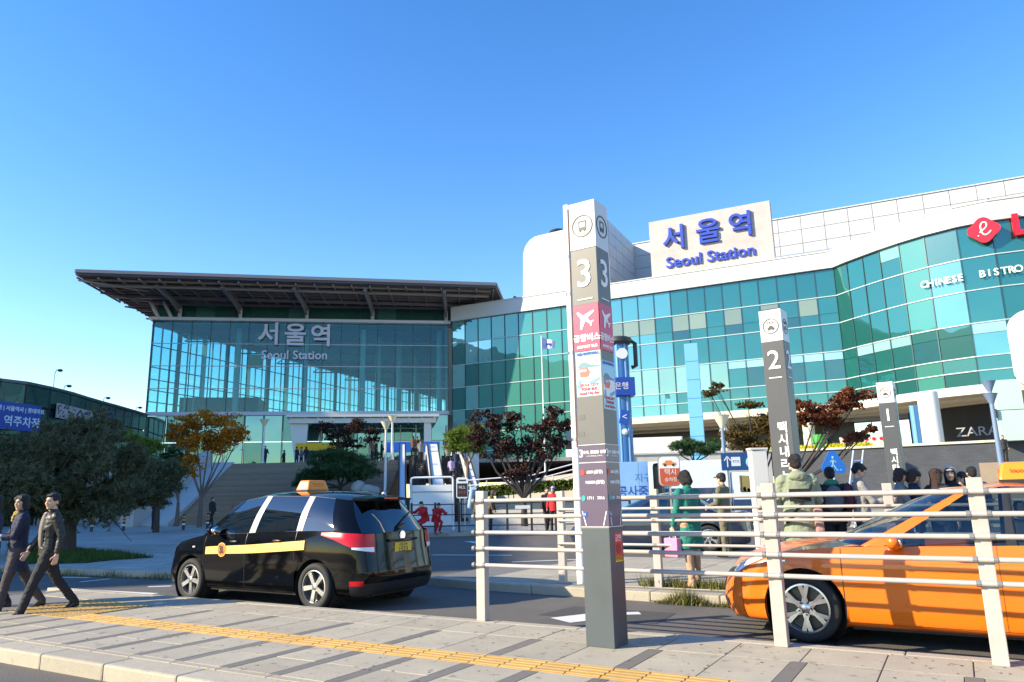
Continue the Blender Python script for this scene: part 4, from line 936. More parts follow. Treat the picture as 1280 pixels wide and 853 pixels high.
# wall mounted signs of the corner
W_ = [V((*p, 0)) for p in BP]
def on_poly(px, py, P, push=.25):
    d = at(px, py, 1.) - V((0, 0, 1.47)); s_ = d.x / d.y
    for a, b_ in zip(P[:-1], P[1:]):
        fa, fb = a.x - s_ * a.y, b_.x - s_ * b_.y
        if fa * fb <= 0:
            k = fa / (fa - fb); p = a + (b_ - a) * k; t = (b_ - a).normalized(); n_ = V((t.y, -t.x, 0))
            q = at(px, py, p.y); return V((p.x, p.y, q.z)) + n_ * push, math.atan2(t.y, t.x)
    return None
redl = mat('sign red', (.72, .01, .03), .35)
e = empty('rose_emblem', (0, 0, 0)); p, a_ = on_poly(1230, 290.5, W_, .55); e.location = p; e.rotation_euler = (0, 0, a_); e.scale = (.70, .70, .70); tag(e, 'red rounded emblem with white script e on glass corner', 'emblem')
pts = []
for i in range(40):
    a = 2 * PI * i / 40; r_ = 1.36 * (1 + .10 * math.cos(4 * a)); pts.append((r_ * math.cos(a) * 1.06, r_ * math.sin(a) * .98))
MB().prism(pts, .3, Matrix.Rotation(PI / 2, 4, 'X'), -.1).build('badge', redl, e)
scr = [(-.62, -.42), (-.2, -.15), (.32, .35), (.30, .85), (-.05, .88), (-.25, .45), (-.22, -.2), (.0, -.62), (.35, -.6), (.72, -.25)]
sp_ = [cseq([V((x, y, 0)) for x, y in scr], u * .25) for u in range(2, (len(scr) - 1) * 4 + 1)]
MB().tube([(q.x * .95, -.24, q.y * .92) for q in sp_], .085, 6).build('script', paper, e, smooth=True)
MB().ball((-.55, -.24, -.62), .085, 8).build('script', paper, e)
p, a_ = on_poly(1273, 284, W_, .4); o = text('red_letter', 'L', 2.25, redl, p, (PI / 2, 0, a_), None, ext=.2, off=.09, align='LEFT'); o.location = on_poly(1263, 285.5, W_, .4)[0]; tag(o, 'big red capital L beside the round emblem at the right edge', 'letter')
bist = empty('bistro_lettering', on_poly(1214, 352, W_, .12)[0]); tag(bist, 'white CHINESE BISTRO letters on the curved teal glass', 'lettering')
for word, x0, y0, x1, y1 in (('CHINESE', 1157, 357, 1202, 348.5), ('BISTRO', 1228, 344, 1272, 337.5)):
    for i, ch in enumerate(word):
        k = i / (len(word) - 1); p, a_ = on_poly(x0 + (x1 - x0) * k, y0 + (y1 - y0) * k, W_, .3); text('letter', ch, .78, paper, p - bist.location, (PI / 2, 0, a_), bist, ext=.02, off=.012)
zw = [V((p[0], p[1], 0)) for p in BP]; zz_ = offs([dl(*p) for p in BP], 6.4)
zara = empty('shop_lettering', at(1212, 541, 58)); zp = at(1212, 541, 58)
zara.location = (zp.x + .1, 57.2, zp.z); zara.rotation_euler = (0, 0, R(-40)); tag(zara, 'thin ZARA letters over the dark shop window', 'lettering'); text('letter', 'ZARA', 1.0, mat('dim letters', (.30, .30, .30), .5), (0, 0, 0), (PI / 2, 0, 0), zara, ext=.05, sx=1.1)
# attic storey: panels one by one
A0 = dl(15.4, 87.3); 
def cladding(par, a, b_, z0, z1, pw, ph, name='cladding_panel', push=.03, m=panelw):
    d = b_ - a; L_ = d.length; nx = max(1, round(L_ / pw)); nz = max(1, round((z1 - z0) / ph)); w_ = L_ / nx; h_ = (z1 - z0) / nz; t = d / L_; ang = math.atan2(d.y, d.x)
    me = MB().box((0, 0, 0), (w_ - .055, .06, h_ - .055)).mesh(name, m, bevel=.006)
    for i in range(nx):
        for j in range(nz):
            p = a + t * ((i + .5) * w_); inst(name, me, (p.x, p.y, z0 + (j + .5) * h_), (0, 0, ang), par)
end = dl(57, 87.3 - (57 - 15.4) * .4878); 
bk = V((0, 14, 0))
MB().prism([(A0.x - 4, A0.y + .05), (end.x, end.y + .05), (end.x, end.y + 14), (A0.x - 4, A0.y + 14)], 9.85, z0=22).build('attic', panelg, store)
cladding(store, A0, end, 22.2, 32, 2.5, 1.65); bx('attic_coping', ((A0.x + end.x) / 2, A0.y + .1, 32.05), ((end - A0).length + .2, .5, .12), parw, store)
k1 = dl(11.0, 78.3); k0 = dl(1.35, 83.0); ky = k1.y
prof = [(k0.x, 22), (k0.x + .12, 26.5)] + [(k0.x + 2.2 - 2.0 * math.cos(a * PI / 16), 29.2 + 2.3 * math.sin(a * PI / 16)) for a in range(0, 9)] + [(k1.x, 31.9), (k1.x, 22)]
M4 = Matrix.Rotation(PI / 2, 4, 'X'); M4.translation = (0, ky + 12, 0)
MB().prism(prof, 12, M4).build('attic_tower', mat('tower white', (.56, .56, .56), .5, var=.02), store)
cladding(store, V((k1.x + .03, ky + .1, 0)), V((k1.x + .03, A0.y - .1, 0)), 22.2, 31.9, 2.2, 1.35, m=panelw)
# rooftop bits
vent = empty('roof_vent', at(697, 292, 82)); tag(vent, 'small mushroom roof vent on the white attic', 'vent'); MB().lathe([(.35, -1.2), (.35, .0)], 14).build('pipe', lead, vent); MB().lathe([(.25, .0), (1.0, .1), (.9, .3), (.1, .45)], 18).build('hood', dark, vent, smooth=True)
fl_ = empty('floodlight', at(648, 379, 81)); tag(fl_, 'floodlight pair standing on the white parapet end', 'floodlight'); MB().tube([(0, 0, -.9), (0, 0, .3)], .05, 6).build('stem', dark, fl_); MB().box((-.25, -.1, .5), (.7, .25, .35), m=Matrix.Rotation(.5, 3, 'Y')).build('lamp_head', dark, fl_); MB().box((.15, -.1, -.1), (.45, .25, .3)).build('lamp_head', dark, fl_)
tr_ = empty('roof_truss', (0, 0, 0)); tr_.location = at(1012, 322, 67.6); tr_.rotation_euler = (0, 0, dang); tag(tr_, 'blue-grey lattice truss lying along the parapet', 'truss')
tm = mat('truss grey-blue', (.25, .33, .45), .5)
MB().bar((-3, 0, .55), (3, 0, .55), .08).build('chord', tm, tr_); MB().bar((-3, 0, -.6), (2.4, 0, -.6), .06).build('chord', tm, tr_)
for i in range(4):
    x = -3 + i * 1.9; MB().bar((x, 0, -.8), (x, 0, .6), .12).build('post', tm, tr_)
    if i < 3: MB().bar((x, 0, -.6), (x + .95, 0, .5), .05).build('diagonal', tm, tr_); MB().bar((x + .95, 0, .5), (x + 1.9, 0, -.6), .05).build('diagonal', tm, tr_)
MB().add([(2.7, -.1, -.4), (2.7, -.1, .62), (3.9, -.1, .35), (2.7, .1, -.4), (2.7, .1, .62), (3.9, .1, .35)], [(0, 1, 2), (3, 5, 4), (0, 3, 4, 1), (1, 4, 5, 2), (2, 5, 3, 0)]).build('end_plate', tm, tr_)
ant = empty('roof_pole', on_poly(1238, 262, W_, -.2)[0]); tag(ant, 'short dark pole rising behind the red emblem', 'pole'); MB().tube([(0, 0, -1.2), (0, 0, 1.0)], .07, 6).build('shaft', dark, ant); bx('pole_foot', (0, 0, -1.25), (.3, .3, .1), dark, ant)
# roof sign
FPl = [V((-6.95, 83.9, 0)), V((30.11, 65.82, 0))]
sa, ang_s = on_poly(810, 315, FPl, -1.0); sb, _ = on_poly(964, 290, FPl, -1.0)
sw_ = (sb - sa).xy.length; ztp = at(809, 279, sa.y).z; zbt = 23.5
rs = empty('roof_sign', ((sa.x + sb.x) / 2, (sa.y + sb.y) / 2, zbt), ang_s); tag(rs, 'huge pale rooftop sign board with blue 서울역 lettering', 'sign board')
stone_ = bricktex('sign cladding', (.50, .43, .41), (.47, .40, .385), (.38, .33, .32), 1.0, 1.2, .3, .6, .012, True)
hs_ = ztp - zbt; bx('board', (0, .6, hs_ / 2 + .1), (sw_, 1.2, hs_ - .1), stone_, rs); bx('base_frame', (0, .6, .06), (sw_ - 1, .8, .12), dark, rs)
blul = mat('sign letter blue', (.025, .06, .42), .4)
for ch, u, z in (('서', -.285, .63), ('울', .0, .645), ('역', .265, .66)): text('letter', ch, hs_ * .44, blul, (u * sw_, -.16, hs_ * z), (PI / 2, 0, 0), rs, ext=.15, off=.04)
text('lettering', 'Seoul Station', hs_ * .255, blul, (-.005 * sw_, -.1, hs_ * .235), (PI / 2, 0, 0), rs, ext=.08, off=.03, sx=1.05)

# ---- low dark glass building at the left
lb = empty('annex_building', (0, 0, 0)); tag(lb, 'low dark glass annex at the left edge carrying banners', 'building')
LBP = [V((-40.5, 40, 0)), V((-39.6, 50, 0)), V((-39.2, 55.5, 0)), V((-38.3, 57.2, 0)), V((-38.1, 60, 0)), V((-38.2, 63, 0)), V((-38.6, 66, 0)), V((-38.9, 69, 0)), V((-39.1, 72, 0)), V((-39.5, 76, 0)), V((-39.9, 79.7, 0))]
anx = coatglass('annex glass', (.008, .035, .04), .10, (.5, .8, .85), .4); anx2 = coatglass('annex spandrel', (.012, .05, .05), .08, (.5, .8, .85), .3)
for a, b_ in zip(LBP[:-1], LBP[1:]):
    d = b_ - a; n = max(1, round(d.length / 2.4))
    for i in range(n):
        p, q = a + d * (i / n), a + d * ((i + 1) / n)
        for z0, z1, m in ((1.5, 4.6, anx), (4.7, 6.9, anx2), (7.0, 9.3, anx), (9.4, 10.95, anx2)): pane(lb, p, q, z0, z1, m)
        MB().bar(p + V((0, 0, .1)), p + V((0, 0, 10.95)), .1, .1).build('mullion', dark, lb)
def rib2(P, d0, d1, z0, z1): return ribbon(P, d0, d1, z0, z1)
rib2(LBP, -.15, .9, 10.97, 11.2).build('roof_edge', mat('annex edge', (.06, .09, .10), .4), lb); rib2(LBP, .2, 10, .1, 10.9).build('body', mat('interior dark', (.02, .03, .03), .9), lb)
def wall_sign(name, label, px0, px1, py0, py1, m, words, cat='sign'):
    pm_, a_ = on_poly((px0 + px1) / 2, (py0 + py1) / 2, LBP, .25); p0, _ = on_poly(px0, py0, LBP, .25); p1, _ = on_poly(px1, py1, LBP, .25)
    w_ = (p1 - p0).xy.length; zt_, zb_ = at((px0 + px1) / 2, py0, pm_.y).z, at((px0 + px1) / 2, py1, pm_.y).z
    a_ = math.atan2(p1.y - p0.y, p1.x - p0.x); e = empty(name, (pm_.x, pm_.y, (zt_ + zb_) / 2), a_); tag(e, label, cat)
    bx('board', (0, 0, 0), (w_, .12, zt_ - zb_), m, e)
    for s_, u, v, sz, mm in words: text('lettering', s_, sz * (zt_ - zb_), mm, (u * w_, -.065, v * (zt_ - zb_)), (PI / 2, 0, 0), e, ext=.01, off=.01, sx=w_ / 9.5 if w_ > 6 else 1)
    return e, w_, zt_ - zb_
lbl = mat('pale blue lettering', (.62, .72, .85), .5)
e, w_, h_ = wall_sign('parking_sign', 'blue parking sign with white arrow on the dark annex', -14, 47, 504, 538, mat('parking blue', (.012, .06, .36), .4), [('역주차장', .14, -.20, .42, lbl), ('역 | 서울역사 | 롯데마트', .1, .26, .2, lbl)])
b = MB(); b.bar((w_ * .395, -.08, -h_ * .2), (w_ * .47, -.08, -h_ * .2), .05, .10); b.bar((w_ * .44, -.08, -h_ * .08), (w_ * .47, -.08, -h_ * .2), .05, .1); b.bar((w_ * .44, -.08, -h_ * .32), (w_ * .47, -.08, -h_ * .2), .05, .1); b.build('arrow', lbl, e)
e, w_, h_ = wall_sign('graffiti_banner', 'white banner with black brush doodles on the annex', 69, 121, 511, 528, mat('banner grey', (.42, .42, .46), .7), [], 'banner')
rg = random.Random(5); b = MB()
for i in range(70):
    x, z = rg.uniform(-.48, .48) * w_, rg.uniform(-.42, .42) * h_
    if abs(x) < .12 * w_ : continue
    b.bar((x, -.07, z), (x + rg.uniform(-.35, .35), -.07, z + rg.uniform(-.3, .3)), .03, .09)
b.prism([(x * h_, z * h_) for x, z in ((-.5, 0), (0, .42), (.5, 0), (0, -.42), (0, -.3), (.34, 0), (0, .3), (-.34, 0), (0, -.3), (0, -.42))], .04, Matrix.Translation((0, -.07, 0)) @ Matrix.Rotation(PI / 2, 4, 'X')); tag(b.build('doodles', ink, e), kind='stuff')
wall_sign('blue_notice', 'small blue notice at the end of the annex banners', 125, 137, 515, 530, mat('notice blue', (.03, .12, .5), .5), [])
for px, py, lb_l in ((73, 483, 'tall hooked lamp on the annex roof edge'), (86, 486, 'low lamp on the annex roof edge, next to the tall hooked one'), (135, 500, 'middle low lamp on the falling annex roof edge'), (175, 512, 'low lamp on the annex roof edge nearest the glass hall')):
    p, _ = on_poly(px, py, LBP, -.4); e = empty('roof_lamp', (p.x, p.y, 11.2)); tag(e, lb_l, 'lamp', 'lamps on the annex roof edge')
    hh_ = 1.6 if px == 73 else .5; MB().tube([(0, 0, 0), (0, 0, hh_ * .8), (.12, 0, hh_), (.4, 0, hh_)], .035, 6).build('stem', steel, e); MB().ball((.42, 0, hh_ - .06), (.22, .2, .13), 8).build('lamp_head', dark, e)

# ---- the tower block out of the picture on the left, whose shade lies over the square
tb = empty('tower_block', (-68, 39.75, 0)); tag(tb, 'plain concrete tower block shading the square', 'building')
bx('body', (0, 0, 16.5), (11, 80.5, 33), mat('tower concrete', (.42, .41, .39), .8, var=.06), tb)
wm_ = MB().box((0, 0, 0), (.1, 1.9, 1.8)).mesh('window', darkglass)
for k in range(9):
    for j in range(19): inst('window', wm_, (5.53, -37.8 + 4.2 * j, 2.6 + 3.4 * k), parent=tb)

# ================================================================== SQUARE, STAIRS, ESCALATORS
concm = mat('concrete', (.46, .45, .43), .8, var=.12, scale=1.2, bump=.15); stepm = mat('step granite', (.26, .205, .15), .8, var=.12, scale=1.5, rand=.12); wallst = bricktex('dark stone wall', (.062, .070, .088), (.050, .056, .070), (.036, .040, .050), 1.0, .5, .16, .7, .012, True)
tag(sheet('upper_terrace', [(-60, 60.3), (-8.8, 60.3), (7, 60.6), (20.5, 59.4), (35.5, 50.8), (60, 40), (120, 60), (120, 140), (-60, 140)], 4.6, plazam, .3), kind='structure')
stairs = empty('stairs', (0, 0, 0)); tag(stairs, kind='structure')
sm_ = MB().box((0, 0, 0), (13.6, .5, .16)).mesh('step', stepm, bevel=.01)
for k in range(30): inst('step', sm_, (-15.9, 50.2 + .335 * k + .2, .13 + .149 * (k + 1) - .08), parent=stairs)
MB().add([(-22.7, 50.4, .1), (-9.1, 50.4, .1), (-9.1, 60.3, 4.42), (-22.7, 60.3, 4.42), (-22.7, 60.3, .1), (-9.1, 60.3, .1)], [(0, 1, 2, 3), (2, 5, 4, 3), (0, 3, 4), (1, 5, 2)]).build('stair_bed', stepm, stairs)
sw = empty('stair_wall', (0, 0, 0)); tag(sw, 'pale sloping concrete parapet on the left of the wide stairs', 'wall')
def slope(x0, x1, y0, y1, zb0, zb1, zt0, zt1): return MB().add([(x0, y0, zb0), (x1, y0, zb0), (x1, y1, zb1), (x0, y1, zb1), (x0, y0, zt0), (x1, y0, zt0), (x1, y1, zt1), (x0, y1, zt1)], [(0, 3, 2, 1), (4, 5, 6, 7), (0, 1, 5, 4), (2, 3, 7, 6), (1, 2, 6, 5), (3, 0, 4, 7)])
slope(-25.4, -24.6, 48.6, 60.6, .1, .1, 1.15, 5.7).build('parapet', concm, sw); slope(-24.59, -22.72, 49.4, 60.3, .1, .1, .3, 4.75).build('ramp_strip', concm, sw)
lw = empty('terrace_wall', (0, 0, 0)); tag(lw, 'grey concrete terrace wall behind the big dark pine', 'wall'); bx('wall', (-42.5, 60.2, 2.4), (34, .4, 4.9), concm, lw); bx('wall_coping', (-42.5, 60.1, 4.93), (34.2, .7, .14), concm, lw)
# retaining wall of dark stone with its own coping
rw = empty('retaining_wall', (20.5, 59.2, 0), math.atan2(-8.6, 15)); tag(rw, 'long dark stone retaining wall behind the queueing people', 'wall')
bx('wall', (8.65, 0, 2.25), (17.3, .5, 4.5), wallst, rw); cpm = MB().box((0, 0, 0), (1.42, .75, .16)).mesh('coping_stone', mat('coping stone', (.60, .58, .45), .6, rand=.08))
for k in range(12): inst('coping_stone', cpm, (.72 + 1.44 * k, -.02, 4.6), parent=rw)
rw2 = empty('retaining_wall', (7, 60.4, 0), math.atan2(-1.2, 13.5)); tag(rw2, 'stretch of grey wall behind the truck and blue columns', 'wall'); bx('wall', (6.7, 0, 2.3), (13.4, .4, 4.6), concm, rw2); bx('wall_coping', (6.7, -.03, 4.68), (13.4, .6, .14), concm, rw2)
flm = leafmat('yellow flowers', (.75, .62, .02), (.55, .55, .03), .2)
sp = []
for _ in range(2200):
    k = rnd.random() ** 1.0 * 8.5
    if math.sin(k * 3.1) < -.1: continue
    sp.append((20.6 + k * .867 + rnd.gauss(0, .1), 58.9 - k * .497 + rnd.gauss(0, .1) + .3, 4.66, 1))
tag(blades('yellow_flowers', sp, .35, .06, flm, .12), kind='stuff')
ls = empty('side_steps', (37, 47, 0), R(-30)); tag(ls, kind='structure')
for k in range(10): bx('step', (0, k * .34, .16 + .3 * k * .98), (5.5, .4, .30), stepm, ls)
# low ramps and planters in the middle
pm_ = empty('planter_wall', (0, 0, 0)); tag(pm_, 'low pale concrete planter walls below the dark red tree', 'wall')
MB().bar((-3.2, 46, .75), (4.8, 43.5, .75), .4, 1.3).build('wall', concm, pm_); MB().bar((-2.4, 41, .45), (4.4, 39.5, .45), .35, .75).build('wall', concm, pm_); MB().bar((-1.2, 50, 1.5), (5.5, 47, 2.3), .4, 1.6).build('ramp_wall', mat('warm concrete', (.50, .44, .36), .8, var=.1), pm_)
hr = empty('handrail', (0, 0, 0)); tag(hr, 'pale sloping tube handrail on the planter walls', 'handrail')
for dz in (0, .35, .7): MB().tube([(-3.2, 45.6, 1.9 + dz * .9), (1, 44.2, 2.1 + dz * .9), (5.2, 43, 3.1 + dz * .9)], .04, 6).build('rail', sillm, hr)
for k in range(7): x = -3 + k * 1.3; MB().tube([(x, 45.5 - .38 * (x + 3), 1.3), (x, 45.5 - .38 * (x + 3), 2.5 + max(0, x - 1) * .2)], .035, 6).build('post', sillm, hr)
# escalators
esc = empty('escalator_pair', (0, 0, 0)); tag(esc, 'pair of escalators between white sloping side panels', 'escalator')
escw = mat('escalator panel', (.74, .75, .78), .35); escd = mat('escalator dark', (.035, .035, .04), .5); hrub = mat('handrail rubber', (.015, .015, .017), .5)
EX = [(-8.65, .5), (-6.35, .85), (-4.0, .5)]; EY0, EY1 = 45.5, 57.5
EP = V((-6.3, 57.5, 0)); ER = Matrix.Rotation(R(8.7), 3, 'Z'); esc.rotation_euler = (0, 0, R(8.7)); esc.location = EP - ER @ EP
for x, w_ in EX:
    MB().add([(x - w_ / 2, EY0 - 2, .1), (x + w_ / 2, EY0 - 2, .1), (x + w_ / 2, EY1 + 3, 4.3), (x - w_ / 2, EY1 + 3, 4.3), (x - w_ / 2, EY0 - 2, 1.15), (x + w_ / 2, EY0 - 2, 1.15), (x + w_ / 2, EY0, 1.2), (x - w_ / 2, EY0, 1.2), (x + w_ / 2, EY1, 5.65), (x - w_ / 2, EY1, 5.65), (x + w_ / 2, EY1 + 3, 5.65), (x - w_ / 2, EY1 + 3, 5.65)], [(0, 1, 5, 4), (4, 5, 6, 7), (7, 6, 8, 9), (9, 8, 10, 11), (0, 4, 7, 9, 11, 3), (1, 2, 10, 8, 6, 5), (2, 3, 11, 10), (0, 3, 2, 1)]).build('side_panel', escw, esc, bevel=.03)
    for dx in (-w_ / 2 + .03, w_ / 2 - .03): MB().tube([(x + dx, EY0 - 1.9, 1.2), (x + dx, EY0, 1.26), (x + dx, EY1, 5.72), (x + dx, EY1 + 2.8, 5.72)], .05, 6).build('handrail', hrub, esc)
for x in (-7.6, -5.1):
    me = MB().box((0, 0, 0), (1.12, .40, .2)).mesh('escalator_step', escd)
    for k in range(31): inst('escalator_step', me, (x, EY0 + .39 * k, .22 + .147 * k), parent=esc)
MB().box((-3.15, 57.5, 4.1), (.75, .8, 3.4)).build('pylon', mat('pylon cream', (.78, .74, .68), .5), esc, bevel=.03)
bx('truss_case', (-6.35, 53, 1.0), (5.6, 13, 1.2), escd, esc, bevel=.0)
# white panel board
pb_ = empty('panel_board', (at(540, 650, 33).x, 33, .13)); tag(pb_, 'large blank white board in a rounded tube frame', 'board')
h_ = at(540, 597, 33).z - .13; MB().tube([(-.93, 0, 0), (-.93, 0, h_ - .12), (-.90, 0, h_ - .03), (-.82, 0, h_), (.82, 0, h_), (.90, 0, h_ - .03), (.93, 0, h_ - .12), (.93, 0, 0)], .045, 8).build('frame', white, pb_, smooth=True)
bx('panel', (0, 0, h_ / 2 - .05), (1.74, .04, h_ - .55), mat('board white', (.78, .78, .78), .3), pb_); bx('panel_rail', (0, -.03, h_ - .62), (1.74, .03, .03), lead, pb_)
# info stand beside
inf = empty('info_sign', (at(578, 650, 31.5).x, 31.5, .13)); tag(inf, 'small rounded notice stand with dark panel, right of the white board', 'sign'); ih = at(578, 597, 31.5).z - .13
def rrect(w_, h_, r, n=5):
    p = []
    for cx, cy, a0 in ((w_ / 2 - r, h_ / 2 - r, 0), (-w_ / 2 + r, h_ / 2 - r, 90), (-w_ / 2 + r, -h_ / 2 + r, 180), (w_ / 2 - r, -h_ / 2 + r, 270)):
        for i in range(n + 1): a = R(a0 + 90 * i / n); p.append((cx + r * math.cos(a), cy + r * math.sin(a)))
    return p
RX = Matrix.Rotation(PI / 2, 4, 'X')
MB().prism(rrect(.5, .86, .09), .06, Matrix.Translation((0, .03, ih - .43)) @ RX).build('board', whitepl, inf); bx('dark_panel', (0, -.035, ih - .52), (.42, .012, .55), ink, inf)
b = MB(); b.box((0, -.036, ih - .12), (.3, .01, .06)); b.build('vehicle_symbol', ink, inf); text('lettering', '버스', .16, paper, (0, -.045, ih - .42), (PI / 2, 0, 0), inf, ext=.001); text('lettering', '승강장', .12, redp, (0, -.045, ih - .62), (PI / 2, 0, 0), inf, ext=.001)
for x in (-.1, .1): MB().tube([(x, .02, 0), (x, .02, ih - .8)], .025, 6).build('leg', steel, inf)
# taxi-stop sign, orange and white, by the woman in green
ts = empty('stop_sign', (at(843, 690, 16.5).x, 16.5, .1)); tag(ts, 'rounded orange and white stop sign with a car picture', 'sign'); th = at(843, 570, 16.5).z - .1; tw_, hh_ = .48, .66
MB().prism(rrect(tw_, hh_, .1), .05, Matrix.Translation((0, .03, th - hh_ / 2)) @ RX).build('board', lead, ts)
MB().prism(rrect(tw_ - .03, hh_ - .03, .09), .012, Matrix.Translation((0, -.018, th - hh_ / 2)) @ RX).build('board_face', whitepl, ts)
p = [(x, y) for x, y in rrect(tw_ - .05, hh_ - .05, .08) if y < -.02]; p = [(tw_ / 2 - .025, .06)] + [(-tw_ / 2 + .025, .06)] + p
MB().prism(p, .004, Matrix.Translation((0, -.031, th - hh_ / 2)) @ RX).build('lower_field', mat('sign orange red', (.55, .10, .04), .5), ts)
b = MB(); Q = Matrix.Translation((0, -.031, th - .16)) @ RX
b.prism([(-.15, -.04), (.15, -.04), (.15, .01), (.08, .02), (.05, .06), (-.07, .06), (-.1, .015), (-.15, .005)], .004, Q); b.build('car_symbol', mat('symbol orange', (.75, .25, .06), .5), ts)
b = MB()
for x in (-.09, .09): b.lathe([(.028, 0), (.028, .006)], 10, (x, -.037, th - .2), 'Y')
b.build('car_symbol', ink, ts); text('lettering', '택시', .15, paper, (.02, -.037, th - .36), (PI / 2, 0, 0), ts, ext=.001); text('lettering', '승차장', .1, paper, (.02, -.037, th - .52), (PI / 2, 0, 0), ts, ext=.001)
MB().tube([(0, .02, 0), (0, .02, th - .3)], .03, 8).build('pole', steel, ts, smooth=True)
# blue direction board
ds = empty('direction_sign', (at(930, 640, 25).x, 25, .1)); tag(ds, 'dark blue direction board with white arrow above the truck cab', 'sign'); dh = at(928, 577, 25).z - .1
bx('board', (0, 0, dh), (1.24, .06, .58), mat('direction blue', (.012, .075, .24), .4), ds, bevel=.01)
b = MB(); b.bar((-.42, -.035, dh - .18), (-.42, -.035, dh + .17), .03, .01, (0, 1, 0)); b.bar((-.42, -.035, dh + .18), (-.53, -.035, dh + .03), .03, .01, (0, 1, 0)); b.bar((-.42, -.035, dh + .18), (-.31, -.035, dh + .03), .03, .01, (0, 1, 0)); b.build('arrow', paper, ds)
bx('rail_symbol', (-.14, -.035, dh), (.3, .01, .3), paper, ds); text('lettering', 'KTX', .11, bluepaint, (-.14, -.042, dh), (PI / 2, 0, 0), ds, ext=.001); MB().ball((.34, -.035, dh - .03), (.15, .008, .17), 14).build('drop_symbol', skyp, ds)
for x in (-.4, .45): MB().tube([(x, .05, 0), (x, .05, dh)], .03, 6).build('post', steel, ds)
# pedestrian triangle
pt = empty('crossing_sign', (at(1048, 640, 22).x, 22, .1)); tag(pt, 'blue triangular pedestrian crossing sign against the stone wall', 'sign'); ph = at(1048, 579, 22).z - .1; hh_ = .58
tri = []
for a in (90, 210, 330):
    for da in (-14, 0, 14): tri.append((.40 * math.cos(R(a + da)) * .98, .40 * math.sin(R(a + da)) * .98))
MB().prism(tri, .02, Matrix.Translation((0, 0, ph - .03)) @ RX).build('board', mat('crossing blue', (.015, .17, .62), .4), pt)
b = MB(); y = -.024
b.ball((.0, y, ph + .17), (.035, .006, .035), 8); b.bar((0, y, ph + .13), (-.01, y, ph - .03), .045, .006, (0, 1, 0)); b.bar((-.01, y, ph - .03), (-.09, y, ph - .17), .03, .006, (0, 1, 0)); b.bar((-.01, y, ph - .03), (.07, y, ph - .17), .03, .006, (0, 1, 0)); b.bar((0, y, ph + .11), (.09, y, ph + .02), .022, .006, (0, 1, 0)); b.bar((0, y, ph + .11), (-.09, y, ph + .03), .022, .006, (0, 1, 0))
for k in range(5): b.box((-.2 + .1 * k, y, ph - .2), (.05, .006, .03))
b.build('walker_symbol', skyp, pt); MB().tube([(0, .03, 0), (0, .03, ph)], .035, 8).build('pole', mat('sign post blue', (.25, .4, .65), .4), pt)
# leaning ladder
la = empty('ladder', (at(1090, 640, 24).x, 24, .1)); tag(la, 'pale blue step ladder leaning at the stone wall', 'ladder'); lam = mat('ladder blue', (.35, .45, .68), .4); lh = at(1090, 562, 24).z - .1
for x in (-.22, .1): MB().bar((x - .75, 0, 0), (x, .3, lh), .05, .03).build('stile', lam, la)
for k in range(7): u = (k + 1) / 8; MB().bar((-.97 + .75 * u, .3 * u, lh * u), (-.65 + .75 * u, .3 * u, lh * u), .03).build('rung', lam, la)
# white stele and boards
wsx = at(958, 640, 12.2).x; o = empty('white_cabinet', (wsx, 12.4, .13)); tag(o, 'plain white box cabinet standing behind pillar number 2', 'cabinet'); bx('body', (0, 0, .98), (.26, .2, at(958, 562, 12.4).z - .13 - .02), white, o, bevel=.01); o.children[0].location = (0, 0, (at(958, 562, 12.4).z - .15) / 2 - .98); bx('lid', (0, 0, at(958, 562, 12.4).z - .12), (.29, .23, .03), white, o)
ho = empty('hoarding', (at(815, 640, 34).x, 34, .12), R(6)); tag(ho, 'pale blue hoarding with blue Korean lettering right of pillar 3', 'hoarding'); hoh = at(815, 577, 34).z - .12
for i in range(3): bx('hoarding_panel', (-1.05 + 1.05 * i, 0, hoh / 2), (1.03, .06, hoh), mat('hoarding print', (.30, .52, .80), .5), ho)
text('lettering', '지구를 위해', .42, mat('hoarding blue', (.05, .22, .55), .5), (.3, -.035, hoh - .75), (PI / 2, 0, 0), ho, ext=.001); text('lettering', '공사중 입니다', .52, bluepaint, (-.05, -.035, hoh - 1.35), (PI / 2, 0, 0), ho, ext=.001, off=.008)
# delivery truck
vt = empty('delivery_truck', (at(880, 640, 31).x, 31, .0), R(-12)); tag(vt, 'white and navy delivery truck facing right behind the man in a cap', 'truck'); navy = mat('truck navy', (.02, .045, .12), .3, coat=.6); twh = mat('truck white', (.60, .70, .82), .35, coat=.4)
bx('cargo_box', (-.5, .9, 1.95), (3.3, 1.9, 1.75), twh, vt, bevel=.05); bx('lower_panel', (-.5, .9, .78), (3.3, 1.86, .58), navy, vt, bevel=.02); bx('side_band', (-.2, -.065, 1.32), (2.6, .02, .75), navy, vt)
text('lettering', '기운', .42, skyp, (.5, -.08, 1.25), (PI / 2, 0, 0), vt, ext=.002); bx('rear_door', (-1.75, -.06, 1.7), (.42, .03, 2.1), trimblack, vt, bevel=.15)
cab = [(0, .45), (1.75, .45), (1.8, 1.15), (1.25, 2.15), (.0, 2.2)]
MB().prism(cab, 1.8, Matrix.Translation((1.17, 1.8, .1)) @ RX).build('cab', twh, vt, bevel=.04); MB().prism([(.15, .0), (1.0, .0), (.72, .62), (.15, .66)], .02, Matrix.Translation((1.35, -.005, 1.5)) @ RX).build('cab_window', glassdark, vt); bx('cab_band', (1.95, -.012, .95), (1.5, .02, .5), navy, vt)
